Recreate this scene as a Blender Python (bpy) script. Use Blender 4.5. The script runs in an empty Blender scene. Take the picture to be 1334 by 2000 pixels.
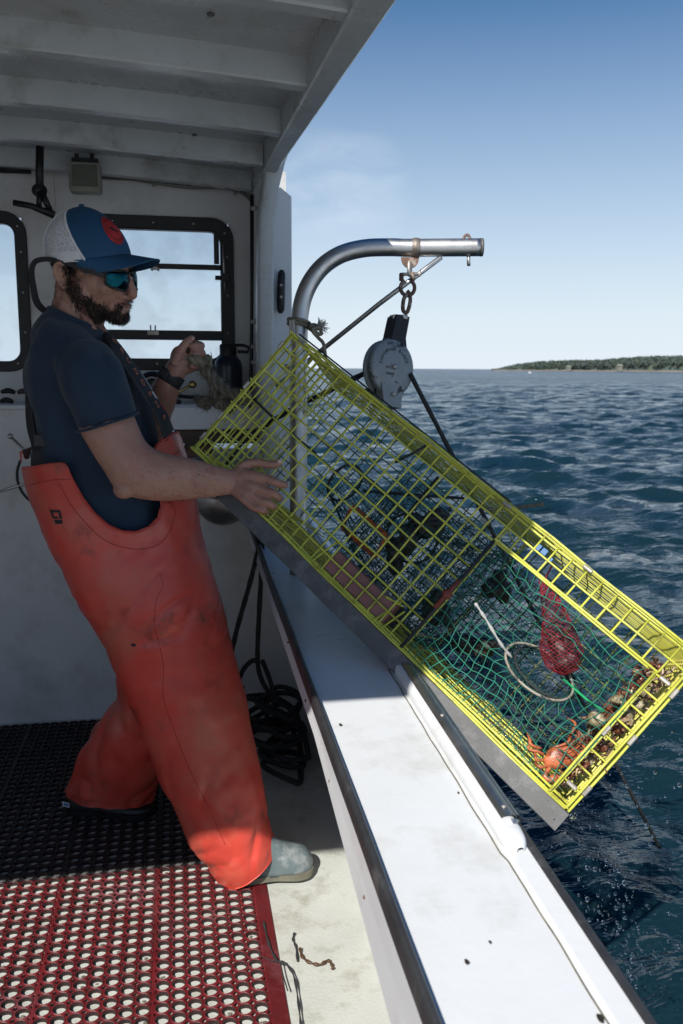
import bpy, bmesh, math, random
import numpy as np
from mathutils import Vector, Matrix, noise as mnoise
random.seed(7); rng = np.random.default_rng(7)
scene = bpy.context.scene
COL = scene.collection
R = math.radians

# ------------------------------------------------------------------ camera
FPX = 1700.0; CAM_H = 1.35; PITCH = math.atan(281 / FPX); YAW = R(10.6); ROLL = 0.006
FW = np.array([math.sin(YAW) * math.cos(PITCH), math.cos(YAW) * math.cos(PITCH), -math.sin(PITCH)])
RT = np.array([math.cos(YAW), -math.sin(YAW), 0.0]); UP = np.cross(RT, FW)
RT, UP = RT * math.cos(ROLL) + UP * math.sin(ROLL), UP * math.cos(ROLL) - RT * math.sin(ROLL)
CAMP = np.array([0, 0, CAM_H])
cam = bpy.data.cameras.new('camera'); cam_o = bpy.data.objects.new('camera', cam); COL.objects.link(cam_o)
cam_o.matrix_world = Matrix(((RT[0], UP[0], -FW[0], 0), (RT[1], UP[1], -FW[1], 0), (RT[2], UP[2], -FW[2], CAM_H), (0, 0, 0, 1)))
cam.sensor_fit = 'VERTICAL'; cam.sensor_height = 36; cam.sensor_width = 24; cam.lens = FPX / 2000 * 36
cam.clip_start = 0.05; cam.clip_end = 30000
cam.dof.use_dof = True; cam.dof.focus_distance = 2.1; cam.dof.aperture_fstop = 7.1
scene.camera = cam_o
# ------------------------------------------------------------------ world
SUN_AX, SUN_AY = 0.60, 0.90       # metres the light moves starboard / forward for each metre it falls
sdir = Vector((-SUN_AX, -SUN_AY, 1.0)).normalized()
sun_el = math.asin(sdir.z); sun_az = math.atan2(sdir.x, sdir.y)
w = bpy.data.worlds.new('World'); scene.world = w; w.use_nodes = True
nt = w.node_tree; nt.nodes.clear()
def N(tree, t, **k):
    n = tree.nodes.new(t)
    for a, b in k.items():
        if a.startswith('i_'):
            key = a[2:]; key = int(key) if key.isdigit() else key.replace('_', ' ')
            n.inputs[key].default_value = b
        else: setattr(n, a, b)
    return n
sky = N(nt, 'ShaderNodeTexSky', sky_type='NISHITA', sun_disc=False, sun_elevation=sun_el, sun_rotation=sun_az,
        altitude=0, air_density=1.0, dust_density=0.6, ozone_density=3.0)
tc = N(nt, 'ShaderNodeTexCoord'); mp = N(nt, 'ShaderNodeMapping'); mp.inputs['Scale'].default_value = (2.2, 2.2, 7.0); mp.inputs['Rotation'].default_value = (0, R(25), R(20))
nz = N(nt, 'ShaderNodeTexNoise', i_Scale=5.0, i_Detail=9.0, i_Roughness=0.55, i_Distortion=0.5)
cr = N(nt, 'ShaderNodeValToRGB'); cr.color_ramp.elements[0].position = 0.36; cr.color_ramp.elements[1].position = 0.72
sepx = N(nt, 'ShaderNodeSeparateXYZ')
mr = N(nt, 'ShaderNodeMapRange', i_From_Min=0.03, i_From_Max=0.20); mr2 = N(nt, 'ShaderNodeMapRange', i_From_Min=0.34, i_From_Max=0.20)
m1 = N(nt, 'ShaderNodeMath', operation='MULTIPLY'); m2 = N(nt, 'ShaderNodeMath', operation='MULTIPLY'); m3 = N(nt, 'ShaderNodeMath', operation='MULTIPLY'); m3.inputs[1].default_value = 0.26
mix = N(nt, 'ShaderNodeMix', data_type='RGBA'); mix.inputs['B'].default_value = (12, 12.6, 13.4, 1)
hsv = N(nt, 'ShaderNodeHueSaturation', i_Saturation=1.38, i_Value=1.04)
bg = N(nt, 'ShaderNodeBackground', i_Strength=0.068); out = N(nt, 'ShaderNodeOutputWorld')
L = nt.links.new
L(tc.outputs['Generated'], mp.inputs[0]); L(mp.outputs[0], nz.inputs['Vector']); L(nz.outputs[0], cr.inputs[0])
L(tc.outputs['Generated'], sepx.inputs[0]); L(sepx.outputs['Z'], mr2.inputs[0])
cd_ = ray_dir = None
dp = N(nt, 'ShaderNodeVectorMath', operation='DOT_PRODUCT'); c_dir = FW + RT * (665 - 667) / FPX - UP * (375 - 1000) / FPX; c_dir = c_dir / np.linalg.norm(c_dir); dp.inputs[1].default_value = tuple(c_dir)
L(tc.outputs['Generated'], dp.inputs[0]); mr.inputs['From Min'].default_value = math.cos(R(4.6)); mr.inputs['From Max'].default_value = math.cos(R(0.8)); L(dp.outputs['Value'], mr.inputs[0]); mr2.inputs['From Min'].default_value = -1; mr2.inputs['From Max'].default_value = 0
L(cr.outputs[0], m1.inputs[0]); L(mr.outputs[0], m1.inputs[1]); L(m1.outputs[0], m2.inputs[0]); L(mr2.outputs[0], m2.inputs[1]); L(m2.outputs[0], m3.inputs[0])
hz = N(nt, 'ShaderNodeMix', data_type='RGBA'); hz.inputs['B'].default_value = (9.6, 10.7, 12.0, 1)
hr1 = N(nt, 'ShaderNodeMapRange', i_From_Min=0.42, i_From_Max=-0.02); hp1 = N(nt, 'ShaderNodeMath', operation='POWER'); hp1.inputs[1].default_value = 1.3
L(sepx.outputs['Z'], hr1.inputs[0]); L(hr1.outputs[0], hp1.inputs[0]); L(hp1.outputs[0], hz.inputs['Factor'])
L(sky.outputs[0], hsv.inputs['Color']); L(hsv.outputs[0], hz.inputs['A']); L(hz.outputs['Result'], mix.inputs['A']); L(m3.outputs[0], mix.inputs['Factor'])
L(mix.outputs['Result'], bg.inputs[0]); L(bg.outputs[0], out.inputs[0])
# ------------------------------------------------------------------ sun
sl = bpy.data.lights.new('sun', 'SUN'); sl.energy = 4.9; sl.angle = R(0.55); sl.color = (1.0, 0.955, 0.88)
so = bpy.data.objects.new('sun', sl); COL.objects.link(so); so.rotation_euler = sdir.to_track_quat('Z', 'Y').to_euler()
# ------------------------------------------------------------------ exposure
scene.view_settings.view_transform = 'Standard'; scene.view_settings.look = 'None'; scene.view_settings.exposure = 0.3; scene.view_settings.gamma = 1
scene.render.engine = 'CYCLES'; scene.cycles.max_bounces = 8; scene.cycles.transparent_max_bounces = 16

# ------------------------------------------------------------------ pixel helpers (a pixel of the 1334x2000 photo to a point at a real distance)
def ray(x, y): return FW + RT * (x - 667) / FPX - UP * (y - 1000) / FPX
def Pd(x, y, d): return CAMP + d * ray(x, y)
def PY(x, y, Y): r = ray(x, y); return CAMP + r * Y / r[1]
def PX(x, y, X): r = ray(x, y); return CAMP + r * X / r[0]
def PZ(x, y, z): r = ray(x, y); return CAMP + r * (z - CAM_H) / r[2]
def GZ(Y): return 0.75 + 0.05 * (Y - 1.5)      # sheer of the gunwale

# ------------------------------------------------------------------ mesh helpers
class MB:
    def __init__(s): s.v = []; s.f = []; s.n = 0
    def add(s, V, F):
        V = np.asarray(V, float); s.v.append(V); n = s.n
        s.f += [tuple(i + n for i in f) for f in F]; s.n += len(V); return s
    def box(s, c, size, rot=None):
        h = np.array(size) / 2.0
        V = np.array([[x, y, z] for x in (-1, 1) for y in (-1, 1) for z in (-1, 1)]) * h
        if rot is not None: V = V @ np.array(rot).T
        return s.add(V + np.array(c), [(0, 1, 3, 2), (4, 6, 7, 5), (0, 4, 5, 1), (2, 3, 7, 6), (0, 2, 6, 4), (1, 5, 7, 3)])
    def bb(s, x0, x1, y0, y1, z0, z1): return s.box(((x0 + x1) / 2, (y0 + y1) / 2, (z0 + z1) / 2), (x1 - x0, y1 - y0, z1 - z0))
    def frame(s, o, a, b, c):      # box from corner o with edge vectors a b c
        o, a, b, c = map(lambda q: np.array(q, float), (o, a, b, c))
        V = [o + a * i + b * j + c * k for i in (0, 1) for j in (0, 1) for k in (0, 1)]
        F = [(0, 1, 3, 2), (4, 6, 7, 5), (0, 4, 5, 1), (2, 3, 7, 6), (0, 2, 6, 4), (1, 5, 7, 3)]
        if np.dot(np.cross(a, b), c) < 0: F = [f[::-1] for f in F]
        return s.add(V, F)
    def grid(s, A, closed_u=False, closed_v=False, flip=False):   # A[u][v]
        A = np.asarray(A); nu, nv = A.shape[:2]; F = []
        for i in range(nu if closed_u else nu - 1):
            i2 = (i + 1) % nu
            for j in range(nv if closed_v else nv - 1):
                j2 = (j + 1) % nv
                q = (i * nv + j, i * nv + j2, i2 * nv + j2, i2 * nv + j)
                F.append(q[::-1] if flip else q)
        return s.add(A.reshape(-1, 3), F)
    def tube(s, pts, r, seg=8, cap=True, closed=False, flat=None):
        P = np.array(pts, float); n = len(P); rr = np.full(n, r) if np.isscalar(r) else np.array(r, float)
        if closed: T = np.roll(P, -1, 0) - np.roll(P, 1, 0)
        else: T = np.gradient(P, axis=0)
        T /= (np.linalg.norm(T, axis=1)[:, None] + 1e-12)
        a = np.array([0, 0, 1.0]) if abs(T[0][2]) < 0.9 else np.array([1.0, 0, 0])
        nrm = np.cross(T[0], a); nrm /= np.linalg.norm(nrm)
        ang = np.linspace(0, 2 * math.pi, seg, endpoint=False); rings = []
        for i in range(n):
            nrm = nrm - T[i] * nrm.dot(T[i]); nrm /= (np.linalg.norm(nrm) + 1e-12); bi = np.cross(T[i], nrm)
            rings.append(P[i] + rr[i] * (np.cos(ang)[:, None] * nrm + np.sin(ang)[:, None] * bi))
        base = s.n; s.grid(rings, closed_u=closed, closed_v=True)
        if cap and not closed:
            s.f.append(tuple(base + k for k in range(seg))); s.f.append(tuple(base + (n - 1) * seg + k for k in reversed(range(seg))))
        return s
    def ell(s, c, r, axes=None, nu=20, nv=12):
        th = np.linspace(0, 2 * math.pi, nu, endpoint=False); ph = np.linspace(0.02, math.pi - 0.02, nv)
        A = np.array([[[math.sin(p) * math.cos(t) * r[0], math.sin(p) * math.sin(t) * r[1], math.cos(p) * r[2]] for t in th] for p in ph])
        if axes is not None: A = A @ np.array(axes)      # rows of axes = local x,y,z in world
        b = s.n; s.grid(A + np.array(c), closed_v=True, flip=False)
        s.f.append(tuple(b + k for k in reversed(range(nu)))); s.f.append(tuple(b + (nv - 1) * nu + k for k in range(nu)))
        return s
    def loft(s, secs, m=4, seg=32, cap=True, p=2.0):
        # secs: (ax,ay,bx,by,Y,t) silhouette pixel pair, world Y of the centre, half thickness along Y
        S = np.array([q[:6] for q in secs], float); S = crom(S, m); rings = []
        th = np.linspace(0, 2 * math.pi, seg, endpoint=False)
        for ax, ay, bx, by, Y, t in S:
            a = PY(ax, ay, Y); b = PY(bx, by, Y); c = (a + b) / 2; e = (b - a) / 2
            cs, sn = np.cos(th), np.sin(th)
            cs = np.sign(cs) * np.abs(cs) ** (2 / p); sn = np.sign(sn) * np.abs(sn) ** (2 / p)
            rings.append(c + cs[:, None] * e + sn[:, None] * np.array([0, -t, 0]))
        b0 = s.n; s.grid(rings, closed_v=True); n = len(rings)
        if cap: s.f.append(tuple(b0 + k for k in reversed(range(seg)))); s.f.append(tuple(b0 + (n - 1) * seg + k for k in range(seg)))
        return s
    def mesh(s, name='m'):
        me = bpy.data.meshes.new(name); V = np.vstack(s.v) if s.v else np.zeros((0, 3))
        me.from_pydata(V.tolist(), [], s.f); me.update(); return me
def crom(S, m):
    S = np.asarray(S, float); out = []; n = len(S)
    for i in range(n - 1):
        p0 = S[max(i - 1, 0)]; p1 = S[i]; p2 = S[i + 1]; p3 = S[min(i + 2, n - 1)]
        for k in range(m):
            t = k / m
            out.append(0.5 * ((2 * p1) + (-p0 + p2) * t + (2 * p0 - 5 * p1 + 4 * p2 - p3) * t * t + (-p0 + 3 * p1 - 3 * p2 + p3) * t ** 3))
    out.append(S[-1]); return np.array(out)
def tag(o, label=None, cat=None, group=None, kind=None):
    if label: o['label'] = label
    if cat: o['category'] = cat
    if group: o['group'] = group
    if kind: o['kind'] = kind
    return o
def empty(name, loc, label, cat, group=None):
    o = bpy.data.objects.new(name, None); COL.objects.link(o); o.location = Vector(loc); o.empty_display_size = 0.05
    tag(o, label, cat, group); return o
def recalc(me):
    bm = bmesh.new(); bm.from_mesh(me); bmesh.ops.recalc_face_normals(bm, faces=bm.faces); bm.to_mesh(me); bm.free()
def obj(name, mb, mat, parent=None, smooth=False, bevel=0, rec=True, sub=0):
    me = mb.mesh(name) if isinstance(mb, MB) else mb
    if rec: recalc(me)
    me.materials.clear()
    for m_ in (mat if isinstance(mat, (list, tuple)) else [mat]): me.materials.append(m_)
    o = bpy.data.objects.new(name, me); COL.objects.link(o)
    if smooth: me.polygons.foreach_set('use_smooth', [True] * len(me.polygons))
    if parent is not None:
        o.parent = parent; loc = Vector((0, 0, 0)); p = parent
        while p is not None: loc = loc + p.location; p = p.parent
        o.location = -loc
    if bevel:
        b = o.modifiers.new('bevel', 'BEVEL'); b.width = bevel; b.segments = 2; b.limit_method = 'ANGLE'; b.angle_limit = R(40)
    if sub:
        q = o.modifiers.new('sub', 'SUBSURF'); q.levels = sub; q.render_levels = sub
    return o
def fuse(mb, voxel=0.003, smooth=6, fac=0.5):
    me = mb.mesh('tmp'); recalc(me); o = bpy.data.objects.new('tmp', me); COL.objects.link(o)
    rm = o.modifiers.new('r', 'REMESH'); rm.mode = 'VOXEL'; rm.voxel_size = voxel; rm.adaptivity = 0
    if smooth: sm = o.modifiers.new('s', 'SMOOTH'); sm.iterations = smooth; sm.factor = fac
    dg = bpy.context.evaluated_depsgraph_get(); dg.update()
    res = bpy.data.meshes.new_from_object(o.evaluated_get(dg)); bpy.data.objects.remove(o); return res
def displace(me, f):
    n = len(me.vertices); co = np.empty(n * 3); me.vertices.foreach_get('co', co); co = co.reshape(-1, 3)
    nr = np.array([v.normal[:] for v in me.vertices]); co = f(co, nr); me.vertices.foreach_set('co', co.reshape(-1)); me.update()
def nz3(p, s=1.0): return mnoise.noise(Vector(p) * s)
def text_mesh(txt, size, extrude=0.0006, arc=None):
    cu = bpy.data.curves.new('t', 'FONT'); cu.body = txt; cu.size = size; cu.extrude = extrude; cu.align_x = 'CENTER'; cu.align_y = 'CENTER'
    o = bpy.data.objects.new('t', cu); COL.objects.link(o); dg = bpy.context.evaluated_depsgraph_get(); dg.update()
    me = bpy.data.meshes.new_from_object(o.evaluated_get(dg)); bpy.data.objects.remove(o); return me
def xform(me, o, ax, ay):
    ax = Vector(ax).normalized(); az = ax.cross(Vector(ay)).normalized(); ay = az.cross(ax)
    me.transform(Matrix(((ax.x, ay.x, az.x, o[0]), (ax.y, ay.y, az.y, o[1]), (ax.z, ay.z, az.z, o[2]), (0, 0, 0, 1)))); return me
def join_me(meshes):
    bm = bmesh.new()
    for m_ in meshes: bm.from_mesh(m_)
    r = bpy.data.meshes.new('j'); bm.to_mesh(r); bm.free(); return r

# ------------------------------------------------------------------ materials
def mat(name, col, rough=0.5, metal=0.0, var=0.0, vscale=6.0, dirt=None, dscale=9.0, dlo=0.58, dhi=0.72, bump=0.0, bscale=40.0, spec=0.5,
        sss=0.0, coat=0.0, extra=None, rvar=0.0, sheen=0.0, stretch=None, dirt2=None, d2scale=40.0, d2lo=0.66, d2hi=0.7, trans=0.0):
    m = bpy.data.materials.new(name); m.use_nodes = True; t = m.node_tree; b = t.nodes['Principled BSDF']; l = t.links.new
    b.inputs['Roughness'].default_value = rough; b.inputs['Metallic'].default_value = metal; b.inputs['Specular IOR Level'].default_value = spec
    b.inputs['Coat Weight'].default_value = coat; b.inputs['Transmission Weight'].default_value = trans
    if sss: b.inputs['Subsurface Weight'].default_value = sss; b.inputs['Subsurface Radius'].default_value = (0.012, 0.004, 0.002); b.inputs['Subsurface Scale'].default_value = 1.0
    if sheen: b.inputs['Sheen Weight'].default_value = sheen
    tc = N(t, 'ShaderNodeTexCoord'); vec = tc.outputs['Object']
    if stretch:
        mp = N(t, 'ShaderNodeMapping'); mp.inputs['Scale'].default_value = stretch; l(vec, mp.inputs[0]); vec = mp.outputs[0]
    cur = None
    def noise(sc, det=6.0, ro=0.6):
        n = N(t, 'ShaderNodeTexNoise', i_Scale=sc, i_Detail=det, i_Roughness=ro); l(vec, n.inputs['Vector']); return n.outputs[0]
    c4 = (*col, 1)
    nv = noise(vscale)
    r = N(t, 'ShaderNodeMix', data_type='RGBA'); r.inputs['A'].default_value = tuple(max(0, x * (1 - var)) for x in col) + (1,)
    r.inputs['B'].default_value = tuple(min(1, x * (1 + var)) for x in col) + (1,)
    mrn = N(t, 'ShaderNodeMapRange', i_From_Min=0.3, i_From_Max=0.7); l(nv, mrn.inputs[0]); l(mrn.outputs[0], r.inputs['Factor']); cur = r.outputs['Result']
    for dc, ds, lo, hi in ((dirt, dscale, dlo, dhi), (dirt2, d2scale, d2lo, d2hi)):
        if dc:
            nn = noise(ds, 9.0, 0.68); mm = N(t, 'ShaderNodeMapRange', i_From_Min=lo, i_From_Max=hi); l(nn, mm.inputs[0])
            x = N(t, 'ShaderNodeMix', data_type='RGBA'); x.inputs['B'].default_value = (*dc, 1); l(mm.outputs[0], x.inputs['Factor']); l(cur, x.inputs['A']); cur = x.outputs['Result']
    l(cur, b.inputs['Base Color'])
    if rvar:
        mm = N(t, 'ShaderNodeMapRange', i_From_Min=0.3, i_From_Max=0.7, i_To_Min=max(0.02, rough - rvar), i_To_Max=min(1, rough + rvar)); l(noise(vscale * 2.3), mm.inputs[0]); l(mm.outputs[0], b.inputs['Roughness'])
    if bump:
        bn = noise(bscale, 5.0, 0.6); bp = N(t, 'ShaderNodeBump', i_Strength=1.0, i_Distance=bump); l(bn, bp.inputs['Height']); l(bp.outputs[0], b.inputs['Normal'])
    return m
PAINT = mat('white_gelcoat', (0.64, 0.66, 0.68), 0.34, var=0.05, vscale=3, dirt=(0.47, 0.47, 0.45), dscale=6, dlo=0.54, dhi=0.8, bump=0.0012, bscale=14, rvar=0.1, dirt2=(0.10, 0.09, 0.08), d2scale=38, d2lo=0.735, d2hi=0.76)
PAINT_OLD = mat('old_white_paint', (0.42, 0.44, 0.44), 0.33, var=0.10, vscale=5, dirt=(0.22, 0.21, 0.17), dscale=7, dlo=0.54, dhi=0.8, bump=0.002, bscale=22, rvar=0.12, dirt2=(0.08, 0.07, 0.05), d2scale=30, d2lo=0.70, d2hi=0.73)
PAINT_WALL = mat('bulkhead_paint', (0.60, 0.60, 0.59), 0.42, var=0.08, vscale=2, dirt=(0.36, 0.34, 0.30), dscale=3, dlo=0.5, dhi=0.8, bump=0.0012, bscale=12, rvar=0.1, dirt2=(0.07, 0.06, 0.05), d2scale=26, d2lo=0.70, d2hi=0.73)
DECKM = mat('deck_gelcoat', (0.48, 0.50, 0.47), 0.6, var=0.08, vscale=7, dirt=(0.27, 0.26, 0.20), dscale=10, dlo=0.52, dhi=0.76, bump=0.0012, bscale=120, dirt2=(0.10, 0.09, 0.05), d2scale=55, d2lo=0.68, d2hi=0.71)
RUBBER = mat('black_rubber', (0.030, 0.031, 0.034), 0.5, var=0.3, vscale=20, dirt=(0.12, 0.12, 0.12), dscale=14, dlo=0.55, dhi=0.8, bump=0.0006, bscale=60)
BLACKP = mat('black_plastic', (0.006, 0.006, 0.007), 0.5, var=0.2, vscale=20, bump=0.0003, bscale=60)
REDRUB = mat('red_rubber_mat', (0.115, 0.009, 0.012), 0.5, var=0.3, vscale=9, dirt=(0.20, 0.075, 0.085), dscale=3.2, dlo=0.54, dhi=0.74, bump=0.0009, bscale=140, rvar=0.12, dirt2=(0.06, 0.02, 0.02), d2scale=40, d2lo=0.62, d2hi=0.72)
STEEL = mat('stainless_steel', (0.52, 0.51, 0.50), 0.40, metal=1.0, var=0.12, vscale=6, dirt=(0.22, 0.19, 0.17), dscale=12, dlo=0.56, dhi=0.8, bump=0.0004, bscale=50, rvar=0.1)
RUST = mat('rusty_steel', (0.12, 0.068, 0.050), 0.65, metal=0.3, var=0.4, vscale=30, dirt=(0.27, 0.22, 0.19), dscale=35, dlo=0.5, dhi=0.6, bump=0.001, bscale=90)
BRASS = mat('brass', (0.42, 0.31, 0.12), 0.3, metal=1.0, var=0.2, vscale=20)
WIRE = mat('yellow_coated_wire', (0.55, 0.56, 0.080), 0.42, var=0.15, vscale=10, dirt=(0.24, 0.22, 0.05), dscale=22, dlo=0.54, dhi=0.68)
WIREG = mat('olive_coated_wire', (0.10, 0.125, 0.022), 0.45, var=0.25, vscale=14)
WIREI = mat('shaded_yellow_wire', (0.36, 0.35, 0.040), 0.45, var=0.2, vscale=14)  # yellow wire with the top panel's inside shade put into its colour
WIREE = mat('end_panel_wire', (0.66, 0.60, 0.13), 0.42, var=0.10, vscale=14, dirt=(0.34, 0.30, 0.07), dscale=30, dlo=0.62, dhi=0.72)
CLIP = mat('clip_metal', (0.45, 0.42, 0.38), 0.5, metal=0.6, var=0.3, vscale=40)
NETG = mat('green_twine', (0.012, 0.15, 0.10), 0.6, var=0.5, vscale=12)
NETD = mat('dark_green_twine', (0.008, 0.055, 0.05), 0.65, var=0.5, vscale=10)
NETR = mat('red_twine', (0.24, 0.010, 0.022), 0.6, var=0.3, vscale=20)
WEED = mat('dark_weed', (0.018, 0.016, 0.013), 0.6, var=0.5, vscale=30, dirt=(0.05, 0.04, 0.02), dscale=40, dlo=0.5, dhi=0.6, bump=0.003, bscale=60)
ROPEB = mat('black_rope', (0.022, 0.024, 0.026), 0.75, var=0.3, vscale=60, bump=0.002, bscale=160)
ROPEF = mat('frayed_rope', (0.19, 0.165, 0.12), 0.9, var=0.5, vscale=50, bump=0.003, bscale=120)
BRICK = mat('brick_red_ballast', (0.23, 0.105, 0.095), 0.55, var=0.12, vscale=12, dirt=(0.05, 0.03, 0.03), dscale=18, dlo=0.62, dhi=0.72, bump=0.001, bscale=70)
ORANGE = mat('orange_plastic', (0.50, 0.095, 0.02), 0.5, var=0.3, vscale=22, dirt=(0.12, 0.04, 0.02), dscale=20, dlo=0.55, dhi=0.65)
RUNNER = mat('grey_runner_board', (0.085, 0.088, 0.092), 0.6, var=0.2, vscale=12, dirt=(0.20, 0.20, 0.20), dscale=25, dlo=0.5, dhi=0.8, bump=0.001, bscale=50, dirt2=(0.30, 0.28, 0.25), d2scale=60, d2lo=0.68, d2hi=0.72)
CRAB = mat('orange_crab_shell', (0.44, 0.13, 0.055), 0.36, var=0.4, vscale=45, dirt=(0.17, 0.035, 0.014), dscale=38, dlo=0.47, dhi=0.60, bump=0.0012, bscale=120)
CRABB = mat('brown_crab_shell', (0.15, 0.05, 0.028), 0.3, var=0.45, vscale=40, dirt=(0.50, 0.36, 0.20), dscale=35, dlo=0.55, dhi=0.62, bump=0.0015, bscale=120)
SHELL = mat('pale_shell', (0.17, 0.135, 0.07), 0.45, var=0.4, vscale=45, dirt=(0.36, 0.32, 0.22), dscale=60, dlo=0.52, dhi=0.6, bump=0.002, bscale=90)
SKIN = mat('skin', (0.345, 0.185, 0.135), 0.48, var=0.10, vscale=18, sss=0.25, dirt=(0.33, 0.115, 0.08), dscale=24, dlo=0.5, dhi=0.78, bump=0.0012, bscale=130)
HAIR = mat('brown_beard_hair', (0.018, 0.011, 0.008), 0.6, var=0.4, vscale=40)
NAVY = mat('navy_cotton', (0.006, 0.022, 0.048), 0.85, var=0.15, vscale=9, bump=0.0008, bscale=400, sheen=0.1)
CAPB = mat('blue_twill', (0.006, 0.055, 0.13), 0.75, var=0.15, vscale=12, bump=0.0006, bscale=420)
CAPW = mat('white_cap_mesh', (0.62, 0.62, 0.64), 0.8, var=0.06, vscale=20)
OIL = mat('orange_oilskin', (0.54, 0.058, 0.038), 0.40, var=0.14, vscale=3.5, dirt=(0.46, 0.13, 0.085), dscale=4.5, dlo=0.48, dhi=0.72, bump=0.0006, bscale=30, rvar=0.1, dirt2=(0.12, 0.035, 0.028), d2scale=7.5, d2lo=0.555, d2hi=0.72)
OILD = mat('oilskin_seam', (0.36, 0.030, 0.022), 0.5)
BOOT = mat('grey_boot_rubber', (0.11, 0.145, 0.155), 0.38, var=0.15, vscale=18, dirt=(0.34, 0.36, 0.36), dscale=16, dlo=0.52, dhi=0.72, bump=0.0006, bscale=60)
SOLE = mat('boot_sole', (0.14, 0.135, 0.10), 0.6, var=0.2, vscale=30)
STRAPM = mat('black_webbing', (0.012, 0.013, 0.016), 0.7, var=0.2, vscale=40)
WOODD = mat('dark_varnished_wood', (0.045, 0.026, 0.018), 0.45, var=0.4, vscale=8, stretch=(1, 8, 8))
BLOCKM = mat('galvanised_block', (0.24, 0.26, 0.27), 0.5, metal=0.3, var=0.15, vscale=16, dirt=(0.035, 0.035, 0.032), dscale=16, dlo=0.56, dhi=0.6, bump=0.001, bscale=60, dirt2=(0.26, 0.28, 0.29), d2scale=60, d2lo=0.6, d2hi=0.66)
LENS = mat('mirror_lens', (0.004, 0.045, 0.060), 0.05, metal=1.0, var=0.6, vscale=30)
LETTER = mat('orange_letters', (0.42, 0.14, 0.07), 0.7)
WHITEP = mat('white_print', (0.55, 0.56, 0.58), 0.6)
REDP = mat('red_patch', (0.36, 0.018, 0.022), 0.7, var=0.2, vscale=40)
BLUEP = mat('blue_plastic', (0.02, 0.12, 0.30), 0.5)
BOTTLE = mat('navy_bottle_enamel', (0.008, 0.016, 0.030), 0.3, var=0.2, vscale=20)
HOSE = mat('pale_hose', (0.30, 0.27, 0.22), 0.45, var=0.2, vscale=30, dirt=(0.08, 0.07, 0.06), dscale=25, dlo=0.52, dhi=0.62)
GREYC = mat('grey_cable', (0.10, 0.10, 0.10), 0.5)
DIRTY = mat('grubby_grey_plastic', (0.20, 0.20, 0.16), 0.5, var=0.2, vscale=12)
glass = bpy.data.materials.new('window_glass'); glass.use_nodes = True; t = glass.node_tree; t.nodes.clear()
o_ = N(t, 'ShaderNodeOutputMaterial'); mx = N(t, 'ShaderNodeMixShader'); tr = N(t, 'ShaderNodeBsdfTransparent'); tr.inputs[0].default_value = (0.90, 0.94, 0.97, 1)
gl = N(t, 'ShaderNodeBsdfGlossy', i_Roughness=0.05); df = N(t, 'ShaderNodeBsdfDiffuse'); df.inputs[0].default_value = (0.62, 0.66, 0.7, 1); mx2 = N(t, 'ShaderNodeMixShader')
nn = N(t, 'ShaderNodeTexNoise', i_Scale=9.0, i_Detail=8.0); mm = N(t, 'ShaderNodeMapRange', i_From_Min=0.45, i_From_Max=0.8, i_To_Min=0.02, i_To_Max=0.15); tcg = N(t, 'ShaderNodeTexCoord')
t.links.new(tcg.outputs['Object'], nn.inputs['Vector']); t.links.new(nn.outputs[0], mm.inputs[0]); t.links.new(mm.outputs[0], mx2.inputs[0])
mx.inputs[0].default_value = 0.06; t.links.new(tr.outputs[0], mx.inputs[1]); t.links.new(gl.outputs[0], mx.inputs[2]); t.links.new(mx.outputs[0], mx2.inputs[1]); t.links.new(df.outputs[0], mx2.inputs[2]); t.links.new(mx2.outputs[0], o_.inputs[0])
DROP = mat('water_drop', (0.9, 0.95, 1.0), 0.03, trans=1.0); DROP.node_tree.nodes['Principled BSDF'].inputs['IOR'].default_value = 1.33

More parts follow.
